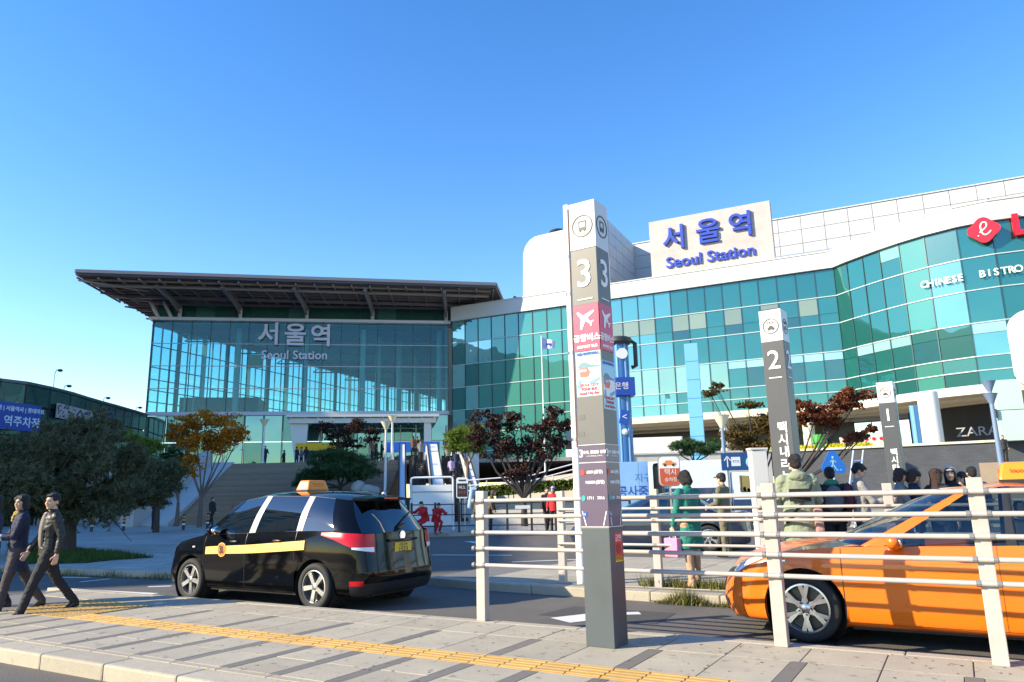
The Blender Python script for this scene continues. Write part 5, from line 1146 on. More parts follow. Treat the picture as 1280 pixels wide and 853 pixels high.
MB().add([(2.95, .1, 1.3), (2.95, 1.7, 1.3), (2.48, 1.65, 2.12), (2.48, .15, 2.12), (2.99, .1, 1.3), (2.99, 1.7, 1.3), (2.52, 1.65, 2.12), (2.52, .15, 2.12)], [(0, 1, 2, 3), (4, 7, 6, 5), (0, 3, 7, 4), (1, 5, 6, 2), (3, 2, 6, 7), (0, 4, 5, 1)]).build('windscreen', glassdark, vt); MB().box((2.75, -.2, 1.65), (.08, .22, .35)).build('wing_mirror', trimblack, vt, bevel=.02); bx('bumper', (2.9, .9, .5), (.2, 1.8, .3), trimblack, vt, bevel=.03)
for x in (-1.3, 2.0):
    for y in (.05, 1.7):
        w_ = wheel(.36, .24, .22, 6, 0); w_.parent = vt; w_.location = (x, y, .36); w_.rotation_euler = (0, 0, PI if y < 1 else 0)
# dark railing across the square, with slats where the photo shows them
rl_ = empty('dark_railing', (0, 0, 0)); tag(rl_, 'dark slim railing across the square behind the near white fence', 'railing')
a, b_ = V((-4.3, 31.2, .13)), V((4.6, 30.4, .13))
for k in range(10): p = a + (b_ - a) * (k / 9); MB().box(p + V((0, 0, .6)), (.09, .09, 1.2)).build('post', dark, rl_)
for z in (.25, .7, 1.12): MB().tube([a + V((0, 0, z)), b_ + V((0, 0, z))], .025, 6).build('rail', dark, rl_)
for k in range(3): c = a + (b_ - a) * (.52 + .14 * k); bx('notice_plate', c + V((0, -.04, .95)), (.7, .02, .14), white, rl_)
# bollards
bom = [mat('bollard black', (.03, .03, .035), .5), mat('bollard orange', (.75, .30, .06), .5), whitepl]
bol = empty('bollard'); tag(bol, 'short black bollard with pale bands by the big pine', 'bollard', 'banded bollards along the square')
MB().lathe([(.075, 0), (.075, .8), (.05, .84)], 10).build('post', bom[0], bol, smooth=True); MB().lathe([(.08, .28), (.08, .36)], 10).build('band', whitepl, bol); MB().lathe([(.08, .5), (.08, .58)], 10).build('band', bom[1], bol); MB().lathe([(.08, .66), (.08, .74)], 10).build('band', bom[1], bol)
for i, (px, py) in enumerate(((114, 665), (154, 664), (196, 664), (229, 663), (259, 661))):
    o = bol if i == 0 else copy_tree(bol); o.location = gz(px, py, .124); o['label'] = ['bollard with orange bands under the big dark pine, left of the pair', 'banded bollard at the right edge of the big pine crown', 'thin bollard beside the dark standing person on the square', 'bollard between the pine and the maple trunk', 'bollard with pale bands just right of the maple trunk'][i]; o['group'] = 'banded bollards along the square'
# lamps
lampm = mat('lamp post white', (.66, .66, .66), .4); glob = mat('lamp glass', (.75, .68, .48), .3); bluepost = mat('blue-grey post', (.16, .23, .36), .45)
def lamp(px, ytop, ybot, Y, label, m=lampm, two=False, r=.09):
    b0, t0 = at(px, ybot, Y), at(px, ytop, Y); h_ = t0.z - b0.z; e = empty('street_lamp', b0); tag(e, label, 'street lamp')
    MB().tube([(0, 0, 0), (0, 0, h_ - .5)], [r * 1.15, r * .8], 10).build('post', m, e, smooth=True); MB().lathe([(r * 2, 0), (r * 1.3, .25)], 10).build('foot', m, e)
    for z in ((h_, h_ - .62) if two else (h_,)):
        MB().lathe([(.07, z - .62), (.36 if not two else .30, z - .08), (.38 if not two else .33, z - .04)], 12).build('shade', glob if not two else m, e, smooth=True); MB().lathe([(.4 if not two else .33, z - .045), (.12, z)], 12).build('cap', m if two else lampm, e)
    return e
lamp(328, 524, 580, 60.5, 'pale street lamp on the terrace, right of the orange maple')
lamp(481, 526, 640, 49, 'white street lamp left of the escalators, shorter of two')
lamp(490, 519, 575, 58, 'white street lamp behind the escalator side panel, taller of two')
lamp(911, 518, 640, 33, 'pale blue lamp post rising behind the direction board', bluepost)
lamp(1264, 475, 660, 36, 'blue-grey two-tier street lamp at the right edge', bluepost, True, .12)
# flag on the white pole
fp = empty('flag_pole', at(682, 600, 58)); tag(fp, 'slim flag pole with pale lavender flag before the teal glass', 'flag pole'); h_ = at(682, 419, 58).z - fp.location.z; MB().tube([(0, 0, 0), (0, 0, h_)], [.07, .04], 8).build('pole', white, fp, smooth=True); MB().ball((0, 0, h_ + .05), .08, 8).build('finial', steel, fp)
b = MB(); n = 8
for i in range(n + 1):
    u = i / n; x = .05 + 1.05 * u; dz = -.25 * u - .1 * u * u; y = .12 * math.sin(u * 6)
    b.v += [(x, y, h_ - .2 + dz), (x - .05, y + .05, h_ - 1.15 + dz * .9 + .35 * u)]
for i in range(n): b.f.append((2 * i, 2 * i + 2, 2 * i + 3, 2 * i + 1))
b.build('flag', mat('flag cloth', (.55, .52, .80), .7), fp); bx('flag_mark', (.55, -.1, h_ - .78), (.4, .02, .14), bluepaint, fp, 0)
# blue column with signs
bc = empty('sign_column', (at(783, 600, 40).x, 40, .12)); tag(bc, 'blue round column with dark ring top and small signs', 'column'); zt = at(783, 422, 40).z - .12; bcm = mat('column blue', (.05, .17, .42), .35, .2)
MB().tube([(0, 0, 0), (0, 0, zt - .2)], .42, 20).build('shaft', bcm, bc, smooth=True)
for k in range(6): a = k * PI / 3; MB().tube([(.43 * math.cos(a), .43 * math.sin(a), 0), (.43 * math.cos(a), .43 * math.sin(a), zt - .25)], .05, 6).build('rib', mat('column light blue', (.20, .42, .70), .35), bc)
MB().lathe([(.55, zt - .42), (.68, zt - .3), (.68, zt - .08), (.5, zt)], 20).build('top_ring', escd, bc, smooth=True); MB().tube([(.6, 0, zt - .2), (.86, 0, zt - .35), (.86, 0, zt - 1.6), (.62, 0, zt - 1.7)], .12, 8).build('loop', escd, bc, smooth=True); MB().lathe([(.3, -.05), (.3, .05)], 18, (.05, -.5, zt - 1.0), 'Y').build('disc', white, bc)
z = at(785, 485, 40).z - .12; bx('box_sign', (.12, -.1, z), (1.05, 1.1, 1.0), mat('box sign blue', (.015, .06, .36), .4), bc, bevel=.03); text('lettering', '은행', .42, paper, (-.08, -.66, z), (PI / 2, 0, 0), bc, ext=.003)
z = at(780, 523, 40).z - .12; MB().box((.0, -.55, z), (.5, .06, .75), m=Matrix.Rotation(.2, 3, 'Y')).build('arrow_sign', bluepaint, bc); text('lettering', '<', .5, paper, (.0, -.60, z), (PI / 2, 0, 0), bc, ext=.003); MB().ball((.0, -.5, z - .78), .17, 10).build('lamp_ball', whitepl, bc)
# tall light blue pylon
tw = empty('blue_pylon', (at(873, 560, 50).x, 50, .12), R(-18)); tag(tw, 'tall plain light blue pylon before the teal glass', 'pylon'); zt = at(868, 430, 50).z - .12; tbm = mat('pylon blue', (.16, .45, .78), .4, rand=.03)
me = MB().box((0, 0, 0), (.90, .55, zt / 9 - .03)).mesh('cladding_panel', tbm, bevel=.01)
for k in range(9): inst('cladding_panel', me, (0, 0, zt * (k + .5) / 9), parent=tw)
bx('pylon_core', (0, 0, zt / 2 - .02), (.84, .5, zt - .1), bcm, tw)
# white hoarding on the terrace, and terrace clutter
wh = empty('white_banner', (at(812, 560, 61.5).x, 61.5, 4.6), R(-8)); tag(wh, 'long white banner wall with green end on the terrace', 'banner'); zt, zb = at(810, 547, 61.5).z - 4.6, at(810, 578, 61.5).z - 4.6
w_ = 5.4; bx('cloth', (0, 0, (zt + max(0, zb)) / 2), (w_, .08, zt - max(0, zb)), mat('banner white', (.80, .80, .78), .6), wh); bx('green_end', (-w_ / 2 + .45, -.05, (zt + max(0, zb)) / 2), (.9, .03, zt - max(0, zb) - .1), mat('banner green', (.08, .55, .40), .6), wh)
gb = empty('green_drum', (at(1027, 560, 60).x, 60.2, 4.6)); tag(gb, 'bright green drum with a dark hoop on the terrace', 'drum'); grn = mat('drum green', (.04, .30, .05), .5); MB().lathe([(.55, 0), (.55, 1.3), (.5, 1.34)], 16).build('body', grn, gb, smooth=True); MB().lathe([(.56, .6), (.56, .68)], 16).build('hoop', dark, gb)
tp = empty('green_totem', (at(1268, 520, 50).x, 50.4, 4.5), R(-20)); tag(tp, 'pale green totem sign box behind the two-tier lamp', 'sign'); zt = at(1268, 474, 50).z - 4.5
for k in range(2): bx('panel', (0, 0, zt * (.25 + .5 * k)), (1.6, .7, zt / 2 - .04), mat('totem green', (.42, .62, .52), .4), tp, bevel=.02)
bx('lamp_box', (-1.0, -.4, zt * .45), (.25, .3, .6), ink, tp)
bs = empty('blue_totem', (at(1146, 540, 57).x, 57, 4.6)); tag(bs, 'blue and white totem beside the white round column', 'sign'); bx('panel', (0, 0, 1.6), (.55, .3, 3.2), mat('totem blue', (.10, .30, .62), .4), bs, bevel=.02); bx('panel_edge', (-.2, -.16, 1.6), (.2, .02, 3.1), skyp, bs)
sr = empty('red_sign_strip', (at(1088, 549, 60).x, 60, at(1088, 549, 60).z), R(-26)); tag(sr, 'long white shop strip sign with red dots under the soffit', 'sign'); bx('board', (0, 0, 0), (4.6, .12, .5), mat('strip white', (.55, .50, .46), .5), sr)
for k in range(8): MB().lathe([(.14, -.09), (.14, -.05)], 10, (-1.9 + .54 * k, 0, 0), 'Y').build('red_dot', redl, sr)
# rounded white sign edge at the far right, close to the viewer
cv = empty('rounded_sign', (at(1328, 640, 9).x, 9, .13), R(-20)); tag(cv, 'white rounded sign board cut by the right picture edge', 'sign'); cz, ch_ = at(1285, 437, 9).z - .13, (at(1285, 388, 9).z - at(1285, 487, 9).z)
MB().prism(rrect(.5, ch_, .24, 8), .06, Matrix.Translation((0, .03, cz)) @ RX).build('board', whitepl, cv, smooth=True); MB().tube([(0, .07, 0), (0, .07, cz)], .04, 8).build('pole', steel, cv, smooth=True)

# ================================================================== TREES
barkd = mat('dark bark', (.05, .04, .035), .9, var=.2, scale=8); bark = mat('grey bark', (.16, .12, .10), .9, var=.2, scale=8)
def tree(label, base, fork, clumps, lm, n, size, trunk_r, bm_=bark, cat='tree', name='tree', needles=False, seed=1, group=None, lean=(0, 0), holes=.35):
    """clumps: (dx,dy,dz,rx,ry,rz) foliage masses; every one reached by a limb"""
    r = random.Random(seed); e = empty(name, base); tag(e, label, cat, group); b = MB()
    f = V((lean[0], lean[1], fork)); b.tube([(0, 0, -.1), (lean[0] * .3, lean[1] * .3, fork * .5), f], [trunk_r * 1.25, trunk_r, trunk_r * .8], 9)
    tips = []
    for c in clumps:
        t = V(c[:3]); mid = f.lerp(t, .55) + V((r.gauss(0, .1), r.gauss(0, .1), -.08 * (t - f).length)); b.tube([f, mid, t], [trunk_r * .55, trunk_r * .36, trunk_r * .12], 6)
        for _ in range(5):
            q = t + V((r.gauss(0, .6) * c[3], r.gauss(0, .6) * c[4], r.gauss(0, .5) * c[5])); b.tube([mid.lerp(t, r.random()), q], [trunk_r * .13, trunk_r * .03], 4); tips.append((q, c))
    b.build('trunk', bm_, e, smooth=True)
    lb_ = MB(); tot = sum(c[3] * c[5] for c in clumps)
    for c in clumps:
        k = int(n * c[3] * c[5] / tot); cl = [(V((r.gauss(0, 1), r.gauss(0, 1), r.gauss(0, 1))).normalized() * r.uniform(.35, 1.05), r.uniform(.16, .42)) for _ in range(max(6, int(14 * (1 - holes) + 8)))]
        for _ in range(k):
            o_, s_ = cl[r.randrange(len(cl))]; d = V((r.gauss(0, 1), r.gauss(0, 1), r.gauss(0, .8))) * s_ * .62
            p = V(c[:3]) + V(((o_.x + d.x) * c[3], (o_.y + d.y) * c[4], (o_.z + d.z) * c[5]))
            if needles:
                ax = V((r.gauss(0, 1), r.gauss(0, 1), r.gauss(.5, .8))).normalized()
                for _n in range(7):
                    dd = (ax + V((r.gauss(0, .6), r.gauss(0, .6), r.gauss(0, .6)))).normalized(); w_ = dd.cross(V((r.gauss(0, 1), r.gauss(0, 1), r.gauss(0, 1)))).normalized() * size * .07
                    lb_.add([p - w_, p + w_, p + dd * size * r.uniform(.7, 1.2)], [(0, 1, 2)])
            else:
                u = V((r.gauss(0, 1), r.gauss(0, 1), r.gauss(0, .7))).normalized(); w_ = u.cross(V((r.gauss(0, 1), r.gauss(0, 1), r.gauss(0, 1)))).normalized(); s2_ = size * r.uniform(.6, 1.25)
                lb_.add([p - u * s2_ * .5, p + w_ * s2_ * .3, p + u * s2_ * .5, p - w_ * s2_ * .3], [(0, 1, 2, 3)])
    lb_.build('crown', lm, e); return e
pinem = leafmat('pine needles', (.065, .078, .040), (.13, .14, .075), .15); pine2 = leafmat('green pine needles', (.025, .075, .03), (.07, .13, .045), .2); yelm = leafmat('yellow green leaves', (.20, .24, .03), (.10, .20, .03), .3)
maplem = leafmat('orange maple leaves', (.50, .14, .012), (.46, .27, .022), .35); dredm = leafmat('dark red leaves', (.035, .020, .018), (.075, .030, .024), .2); redm = leafmat('rust red leaves', (.12, .03, .016), (.20, .065, .025), .3); brownm = leafmat('olive brown leaves', (.13, .07, .018), (.09, .08, .02), .3); hedgem = leafmat('hedge leaves', (.05, .09, .012), (.11, .13, .02), .2)
def px_clumps(base, Y, L):
    """foliage masses from photo measurements: centre and half sizes in photo pixels at distance Y"""
    o = []
    for (x, y, rx, ry, dy) in L:
        p = at(x, y, Y); k = (p - V((0, 0, 1.47))).length / 920; o.append((p.x - base.x, dy, p.z - base.z, rx * k, max(rx, ry) * k * .9, ry * k))
    return o
def tree_px(label, bpx, Y, z, fork, L, lm, n, size, tr, **kw):
    base = at(bpx[0], bpx[1], Y); base.z = z; return tree(label, base, fork, px_clumps(base, Y, L), lm, n, size, tr, **kw)
tree_px('broad dark pine with layered crown behind the walking couple', (84, 690), 23, .13, 1.1, [(28, 590, 48, 36, 0), (75, 548, 40, 30, .6), (105, 575, 46, 32, -.4), (135, 615, 42, 28, 0), (60, 625, 60, 26, -.5), (108, 538, 28, 22, .8), (20, 630, 40, 24, .5), (150, 580, 24, 24, .4), (10, 570, 30, 26, .2), (85, 600, 50, 34, -.8)], pinem, 15500, .20, .2, bm_=barkd, name='pine_tree', needles=True, seed=3, holes=.1)
tree_px('smaller dark pine right of the broad one, before the stair wall', (196, 650), 38, .13, 1.2, [(180, 605, 30, 20, 0), (203, 600, 22, 18, 0), (170, 622, 26, 16, .5), (198, 588, 24, 12, .5)], pinem, 4200, .28, .14, bm_=barkd, name='pine_tree', needles=True, seed=4, holes=.1)
tree_px('orange and yellow maple on a thin forked trunk', (249, 662), 45, .13, 1.7, [(232, 528, 18, 10, 0), (262, 524, 26, 10, .4), (290, 538, 18, 12, -.4), (245, 550, 22, 14, 0), (272, 555, 22, 14, .5), (300, 545, 10, 8, 0), (240, 580, 11, 14, 0), (225, 545, 14, 10, 0)], maplem, 9000, .19, .13, name='maple_tree', seed=5, holes=.3)
tree_px('dense green pine on rocks beside the wide stairs', (425, 622), 51, .2, 2.2, [(420, 582, 34, 12, 0), (395, 595, 22, 10, .3), (445, 592, 22, 12, .2), (412, 570, 24, 8, 0), (435, 574, 20, 8, .4), (382, 604, 14, 7, 0), (455, 585, 12, 10, 0)], pine2, 5200, .30, .16, bm_=barkd, name='pine_tree', needles=True, seed=6, holes=.1)
tree_px('dark red tree behind the green pine, under the entrance canopy', (430, 590), 61.5, 4.6, .9, [(405, 536, 12, 8, 0), (425, 545, 16, 9, 0), (445, 535, 14, 10, 0), (462, 545, 12, 10, 0), (435, 556, 20, 7, 0)], dredm, 5000, .20, .1, bm_=barkd, seed=7)
tree_px('dark red tree with open branching left of pillar 3', (655, 632), 36, .13, 1.3, [(605, 528, 20, 14, 0), (640, 525, 22, 14, .5), (672, 535, 22, 14, -.4), (697, 530, 18, 18, 0), (620, 556, 26, 16, 0), (655, 560, 28, 18, .4), (640, 588, 24, 12, 0), (600, 550, 14, 14, 0), (680, 565, 18, 14, 0), (700, 552, 12, 12, .3), (608, 518, 8, 6, 0), (690, 512, 8, 5, 0)], dredm, 8500, .17, .15, bm_=barkd, seed=8, holes=.6)
tree_px('yellow green pine right of the escalator pylon', (585, 640), 48, .2, 3.3, [(572, 545, 14, 8, 0), (588, 540, 14, 8, 0), (582, 560, 20, 8, .3), (596, 552, 12, 9, 0)], yelm, 2600, .34, .13, bm_=bark, name='pine_tree', needles=True, seed=9)
tree_px('rust red maple with dark twisting branches right of pillar 2', (1000, 640), 38, .13, 1.6, [(1020, 520, 24, 9, 0), (1050, 505, 22, 9, .3), (1075, 497, 18, 8, 0), (1000, 510, 18, 9, 0), (1040, 528, 16, 7, 0), (1075, 545, 16, 8, .4), (1090, 535, 8, 5, 0), (1058, 490, 10, 5, 0)], redm, 7500, .18, .14, bm_=barkd, name='maple_tree', seed=10, lean=(-.3, 0), holes=.5)
tree_px('olive brown thin tree left of pillar 2', (957, 640), 40, .13, 2.2, [(920, 545, 22, 10, 0), (945, 535, 22, 12, .3), (968, 548, 16, 12, 0), (940, 555, 26, 8, 0), (895, 484, 9, 6, 0), (888, 492, 12, 5, 0), (935, 507, 18, 5, 0), (965, 522, 12, 7, 0)], brownm, 6000, .18, .12, bm_=barkd, seed=11, lean=(.1, 0), holes=.5)
tree_px('small crooked pine above the stop sign', (872, 640), 39, .13, 2.9, [(845, 558, 8, 4, 0), (862, 555, 10, 5, 0), (880, 562, 16, 6, 0), (895, 556, 12, 6, .2), (860, 566, 8, 3, 0)], pine2, 1800, .24, .09, bm_=barkd, name='pine_tree', needles=True, seed=12)
tree_px('small yellow green tree behind the big pine', (178, 620), 56, .2, 2.0, [(160, 548, 14, 8, 0), (180, 556, 14, 8, 0), (195, 560, 12, 8, 0), (170, 575, 12, 8, 0)], yelm, 1500, .3, .12, seed=13)
tree_px('green bush tree under the orange maple', (222, 640), 48, .2, 1.4, [(215, 570, 14, 10, 0), (228, 580, 14, 12, 0), (212, 590, 14, 10, 0)], pine2, 1700, .28, .12, seed=14)
hd_ = empty('hedge', (0, 0, 0)); tag(hd_, 'low clipped hedge on the planter below the dark red tree', 'hedge'); b = MB(); b2_ = MB(); r = random.Random(2)
for _ in range(3800):
    u = r.random(); p = V((-2.4 + 7.4 * u, 44.6 - 2.2 * u, 1.55 + .4 * u)) + V((r.gauss(0, .1), r.uniform(-.45, .45), r.uniform(0, .55))); a = V((r.gauss(0, 1), r.gauss(0, 1), r.gauss(0, 1))).normalized() * .12; c = a.cross(V((r.gauss(0, 1), r.gauss(0, 1), 1))).normalized() * .07; b.add([p - a, p + c, p + a, p - c], [(0, 1, 2, 3)])
b.build('foliage', hedgem, hd_)
for k in range(8): MB().tube([(-2 + k * .95, 44.4 - k * .28, 1.2), (-2 + k * .95, 44.4 - k * .28, 1.75 + k * .05)], .03, 5).build('stem', barkd, hd_)
rkm = mat('planter rock', (.38, .35, .32), .85, var=.2, scale=2, bump=.3); r = random.Random(9)
for k, (px, py) in enumerate(((385, 612), (402, 614), (448, 608), (462, 612))):
    p = at(px, py, 50); o = MB().ball((0, 0, 0), (r.uniform(.5, .8), .6, r.uniform(.4, .6)), 12)
    o.v = [tuple(V(v) * (1 + .25 * noise.noise(V(v) * 2.3 + V((k * 7, 0, 0))))) for v in o.v]; o = o.build('rock', rkm, None, smooth=True); o.location = (p.x, 50, p.z - .1); tag(o, ['pale rock at the left foot of the green pine', 'rock just left of the green pine trunk', 'rock just right of the green pine trunk', 'pale rock at the right foot of the green pine'][k], 'rock')
pb2 = empty('planter_bed', (-12.3, 50.5, 0)); tag(pb2, 'raised stone planter carrying the green pine and rocks', 'planter'); bx('planter_kerb', (0, -.2, 1.1), (5.4, 1.9, 2.0), concm, pb2, bevel=.05); bx('planter_soil', (0, -.2, 2.11), (5.0, 1.5, .06), soil, pb2)

# ================================================================== PEOPLE
skin = mat('skin', (.60, .36, .25), .55, var=.05, scale=20); hairm = mat('black hair', (.007, .0055, .005), .45, bump=.6, scale=40); hairb = mat('brown hair', (.045, .018, .010), .45, bump=.6, scale=40)
lipm = mat('lips', (.40, .13, .11), .5); eyew = mat('eye', (.02, .015, .012), .2); shoem = mat('black shoes', (.015, .015, .016), .4); solem = mat('pale soles', (.45, .43, .42), .6)
cl = lambda n, c, r_=.8, **k: mat(n, c, r_, var=.08, scale=14, bump=.25, bscale=30, **k)
def limb(b, pts, rad, n=10):
    """closed tapering tube; rad entries are radii or (side, front) pairs"""
    pts = [V(p) for p in pts]; k = len(b.v); ref = V((1, 0, 0))
    d0 = (pts[1] - pts[0]).normalized()
    if abs(d0.x) > .85: ref = V((0, 1, 0))
    for i, p in enumerate(pts):
        d = (pts[min(i + 1, len(pts) - 1)] - pts[max(i - 1, 0)]).normalized(); x = (ref - d * ref.dot(d)).normalized(); y = d.cross(x)
        ra, rb = rad[i] if isinstance(rad[i], tuple) else (rad[i], rad[i])
        for j in range(n): a = 2 * PI * j / n; b.v.append(tuple(p + x * ra * math.cos(a) + y * rb * math.sin(a)))
    for i in range(len(pts) - 1):
        for j in range(n): b.f.append((k + i * n + j, k + i * n + (j + 1) % n, k + (i + 1) * n + (j + 1) % n, k + (i + 1) * n + j))
    b.f.append(tuple(k + j for j in range(n))[::-1]); e = k + (len(pts) - 1) * n; b.f.append(tuple(e + j for j in range(n)))
def remesh(b, name, m, parent, vox, it=4):
    o = b.build(name, m, None); o.data.update()
    md = o.modifiers.new('r', 'REMESH'); md.mode = 'VOXEL'; md.voxel_size = vox; md.use_smooth_shade = True
    sm = o.modifiers.new('s', 'SMOOTH'); sm.factor = .5; sm.iterations = it
    dg = bpy.context.evaluated_depsgraph_get(); me = bpy.data.meshes.new_from_object(o.evaluated_get(dg)); old = o.data; o.modifiers.clear(); o.data = me; bpy.data.meshes.remove(old)
    me.materials.clear(); me.materials.append(m)
    for p in me.polygons: p.use_smooth = True
    amp = FOLD.get(name.split('.')[0], 0) if vox < .02 else 0
    if amp:
        co = [v.co.copy() for v in me.vertices]; no_ = [v.normal.copy() for v in me.vertices]
        for v, c, n_ in zip(me.vertices, co, no_):
            if name == 'hair': k = noise.noise(V((c.x * 60, c.y * 60, c.z * 22))) + .6 * noise.noise(c * 26)
            else:
                w = noise.noise(c * 5) * 1.6; k = noise.noise(V((c.x * 11 + w, c.y * 11, c.z * 30 + 2 * w))) + .5 * noise.noise(c * 45)
                k = k - .25 * abs(k)
            v.co = c + n_ * (k * amp)
    o.parent = parent; return o
FOLD = dict(hair=.0075, jacket=.0085, trousers=.0085, skirt=.006, scarf=.01, hood=.008, backpack=.008)
def person(label, loc, az, h=1.70, legs=((0, 0), (0, 0)), arms=((5, 8, 10, 0), (5, 8, 10, 0)), top=None, hem=.84, bottom=None, skirt=0., shoes=None, hair='short', hm=None, head=(0, 0), lean=0., vox=.012, sleeves=1., extra=None, bulk=1., female=False, group=None, legskin=False, cap=None):
    """legs: (swing, knee) degrees right then left; arms: (forward, out, elbow, inward) degrees right then left"""
    s = h / 1.72; e = empty('person', loc, R(-az)); tag(e, label, 'person', group); fine = vox < .02; hm = hm or hairm; shoes = shoes or shoem
    T = Matrix.Rotation(R(-lean), 3, 'X'); piv = V((0, 0, .95))
    def up(p): return piv + T @ (V(p) - piv)
    # skeleton
    hip = {1: V((.09, 0, .92)), -1: V((-.09, 0, .92))}; J = {}
    for sd, (sw, kn) in zip((1, -1), legs):
        d1 = V((0, math.sin(R(sw)), -math.cos(R(sw)))); d2 = V((0, math.sin(R(sw - kn)), -math.cos(R(sw - kn)))); k_ = hip[sd] + d1 * .42; a_ = k_ + d2 * .42
        J['k', sd] = k_; J['a', sd] = a_; J['d', sd] = d2
    drop = min(J['a', 1].z, J['a', -1].z) - .085 
    sh = {}
    for sd, (fw, out, el, inn) in zip((1, -1), arms):
        S_ = up((sd * (.165 if female else .18) * min(bulk, 1.08), -.01, 1.40)); sh[sd] = S_
        d1 = V((sd * math.sin(R(out)), math.sin(R(fw)) * math.cos(R(out)), -math.cos(R(fw)) * math.cos(R(out)))); d2 = V((-sd * math.sin(R(inn - out * .4)), math.sin(R(fw + el)), -math.cos(R(fw + el)))).normalized()
        J['e', sd] = S_ + d1 * .29; J['w', sd] = J['e', sd] + d2 * .25; J['f', sd] = d2
    nb = up((0, -.02, 1.47)); hc = up((0, .015, 1.605))
    HR = T @ Matrix.Rotation(R(-head[0]), 3, 'Z') @ Matrix.Rotation(R(head[1]), 3, 'X'); hp_ = lambda x, y, z: hc + HR @ V((x, y, z))
    b = MB()
    # body: one skin from head to feet
    limb(b, [V((0, 0, .84)), V((0, 0, .95)), up((0, 0, 1.12)), up((0, .0, 1.28)), up((0, -.01, 1.40)), up((0, -.015, 1.45))], [(.12, .08), (.145, .09), (.115, .075), (.14, .09), (.15, .075), (.07, .06)])
    limb(b, [up((0, -.02, 1.40)), nb, hp_(0, -.01, -.06)], [.062, .052, .05])
    for sd in (1, -1):
        limb(b, [hip[sd] + V((0, 0, .04)), hip[sd].lerp(J['k', sd], .5), J['k', sd], J['k', sd].lerp(J['a', sd], .35), J['a', sd]], [.08, .068, .05, .05, .033])
        ft = J['a', sd]; fd = V((0, 1, 0)) if not fine else (V((0, 1, 0)) + V((0, 0, J['d', sd].y * .5 if J['d', sd].y < -.3 else 0))).normalized()
        limb(b, [ft + V((0, -.04, -.02)), ft + fd * .06 + V((0, 0, -.045)), ft + fd * .17 + V((0, 0, -.065))], [(.032, .035), (.036, .028), (.03, .015)])
        limb(b, [sh[sd], sh[sd].lerp(J['e', sd], .5), J['e', sd], J['e', sd].lerp(J['w', sd], .4), J['w', sd]], [.05, .043, .036, .036, .025])
        w_, d = J['w', sd], J['f', sd]; n_ = V((-sd, 0, 0)); n_ = (n_ - d * n_.dot(d)).normalized(); ac = d.cross(n_).normalized()
        if ac.dot(V((0, 1, .3))) < 0: ac = -ac
        limb(b, [w_ - d * .01, w_ + d * .04, w_ + d * .085], [(.018, .026), (.018, .036), (.014, .038)] if abs(ac.x) < .8 else [(.026, .018), (.036, .018), (.038, .014)])
        if fine:
            for q in range(4):
                b0 = w_ + d * .08 + ac * (.028 - .019 * q); L_ = (.066, .075, .07, .055)[q]; c1 = (d + n_ * .35).normalized(); c2 = (d * .6 + n_ * .9).normalized()
                limb(b, [b0, b0 + c1 * L_ * .55, b0 + c1 * L_ * .55 + c2 * L_ * .55], [.0095, .009, .007], 6)
            t0 = w_ + d * .03 + ac * .03; limb(b, [t0, t0 + (ac * .7 + d * .7) * .04 + n_ * .008, t0 + (ac * .5 + d) * .055 + n_ * .02], [.012, .011, .008], 6)
    for c, r_ in (((0, -.012, .035), (.077, .094, .082)), ((0, .022, -.02), (.066, .074, .088)), ((0, .035, -.075), (.045, .045, .035)), ((0, .062, -.092), (.026, .02, .02)), ((0, .098, -.022), (.013, .016, .014)), ((0, .086, .005), (.011, .014, .03)), ((.077, -.005, -.012), (.012, .02, .032)), ((-.077, -.005, -.012), (.012, .02, .032)), ((.03, .072, -.025), (.024, .016, .018)), ((-.03, .072, -.025), (.024, .016, .018)), ((0, .078, .033), (.05, .012, .01))): b.ball(hp_(*c), r_, 12, HR)
    remesh(b, 'body', skin, e, (.0075 if fine else vox * .8), 2 if fine else 1)
    if fine:
        for sx in (1, -1):
            MB().ball(hp_(sx * .031, .086, .004), (.014, .006, .0055), 8, HR).build('eye', eyew, e, smooth='all'); MB().ball(hp_(sx * .032, .090, .030), (.019, .006, .004), 8, HR).build('eyebrow', hm, e, smooth='all')
        MB().ball(hp_(0, .0915, -.058), (.023, .006, .006), 8, HR).build('mouth', lipm, e, smooth='all')
    # hair
    b = MB(); hl_ = [((0, -.022, .05), (.085, .10, .082)), ((0, -.05, .0), (.078, .066, .075))]
    if hair == 'short': hl_ += [((0, .045, .085), (.06, .045, .028)), ((.06, .0, .03), (.025, .05, .035)), ((-.06, .0, .03), (.025, .05, .035))]
    if hair in ('bob', 'long'): hl_ += [((0, .04, .08), (.068, .05, .035)), ((.07, -.005, -.03), (.026, .058, .085)), ((-.07, -.005, -.03), (.026, .058, .085)), ((0, -.06, -.06), (.08, .045, .075)), ((.045, .07, .06), (.035, .022, .03)), ((-.045, .07, .06), (.035, .022, .03))]
    if hair == 'long': hl_ += [((0, -.075, -.15), (.095, .035, .14)), ((.065, -.03, -.14), (.03, .045, .12)), ((-.065, -.03, -.14), (.03, .045, .12))]
    for c, r_ in hl_: b.ball(hp_(*c), r_, 12, HR)
    remesh(b, 'hair', hm, e, .011 if fine else vox, 2)
    if cap:
        b = MB(); b.ball(hp_(0, -.018, .075), (.094, .108, .072), 14, HR); b.ball(hp_(0, .11, .062), (.07, .07, .012), 12, HR); remesh(b, 'cap', cap, e, .011 if fine else vox, 2)
    # top: torso and sleeves in one garment
    B_ = bulk; b = MB(); f = .9 if female else 1.
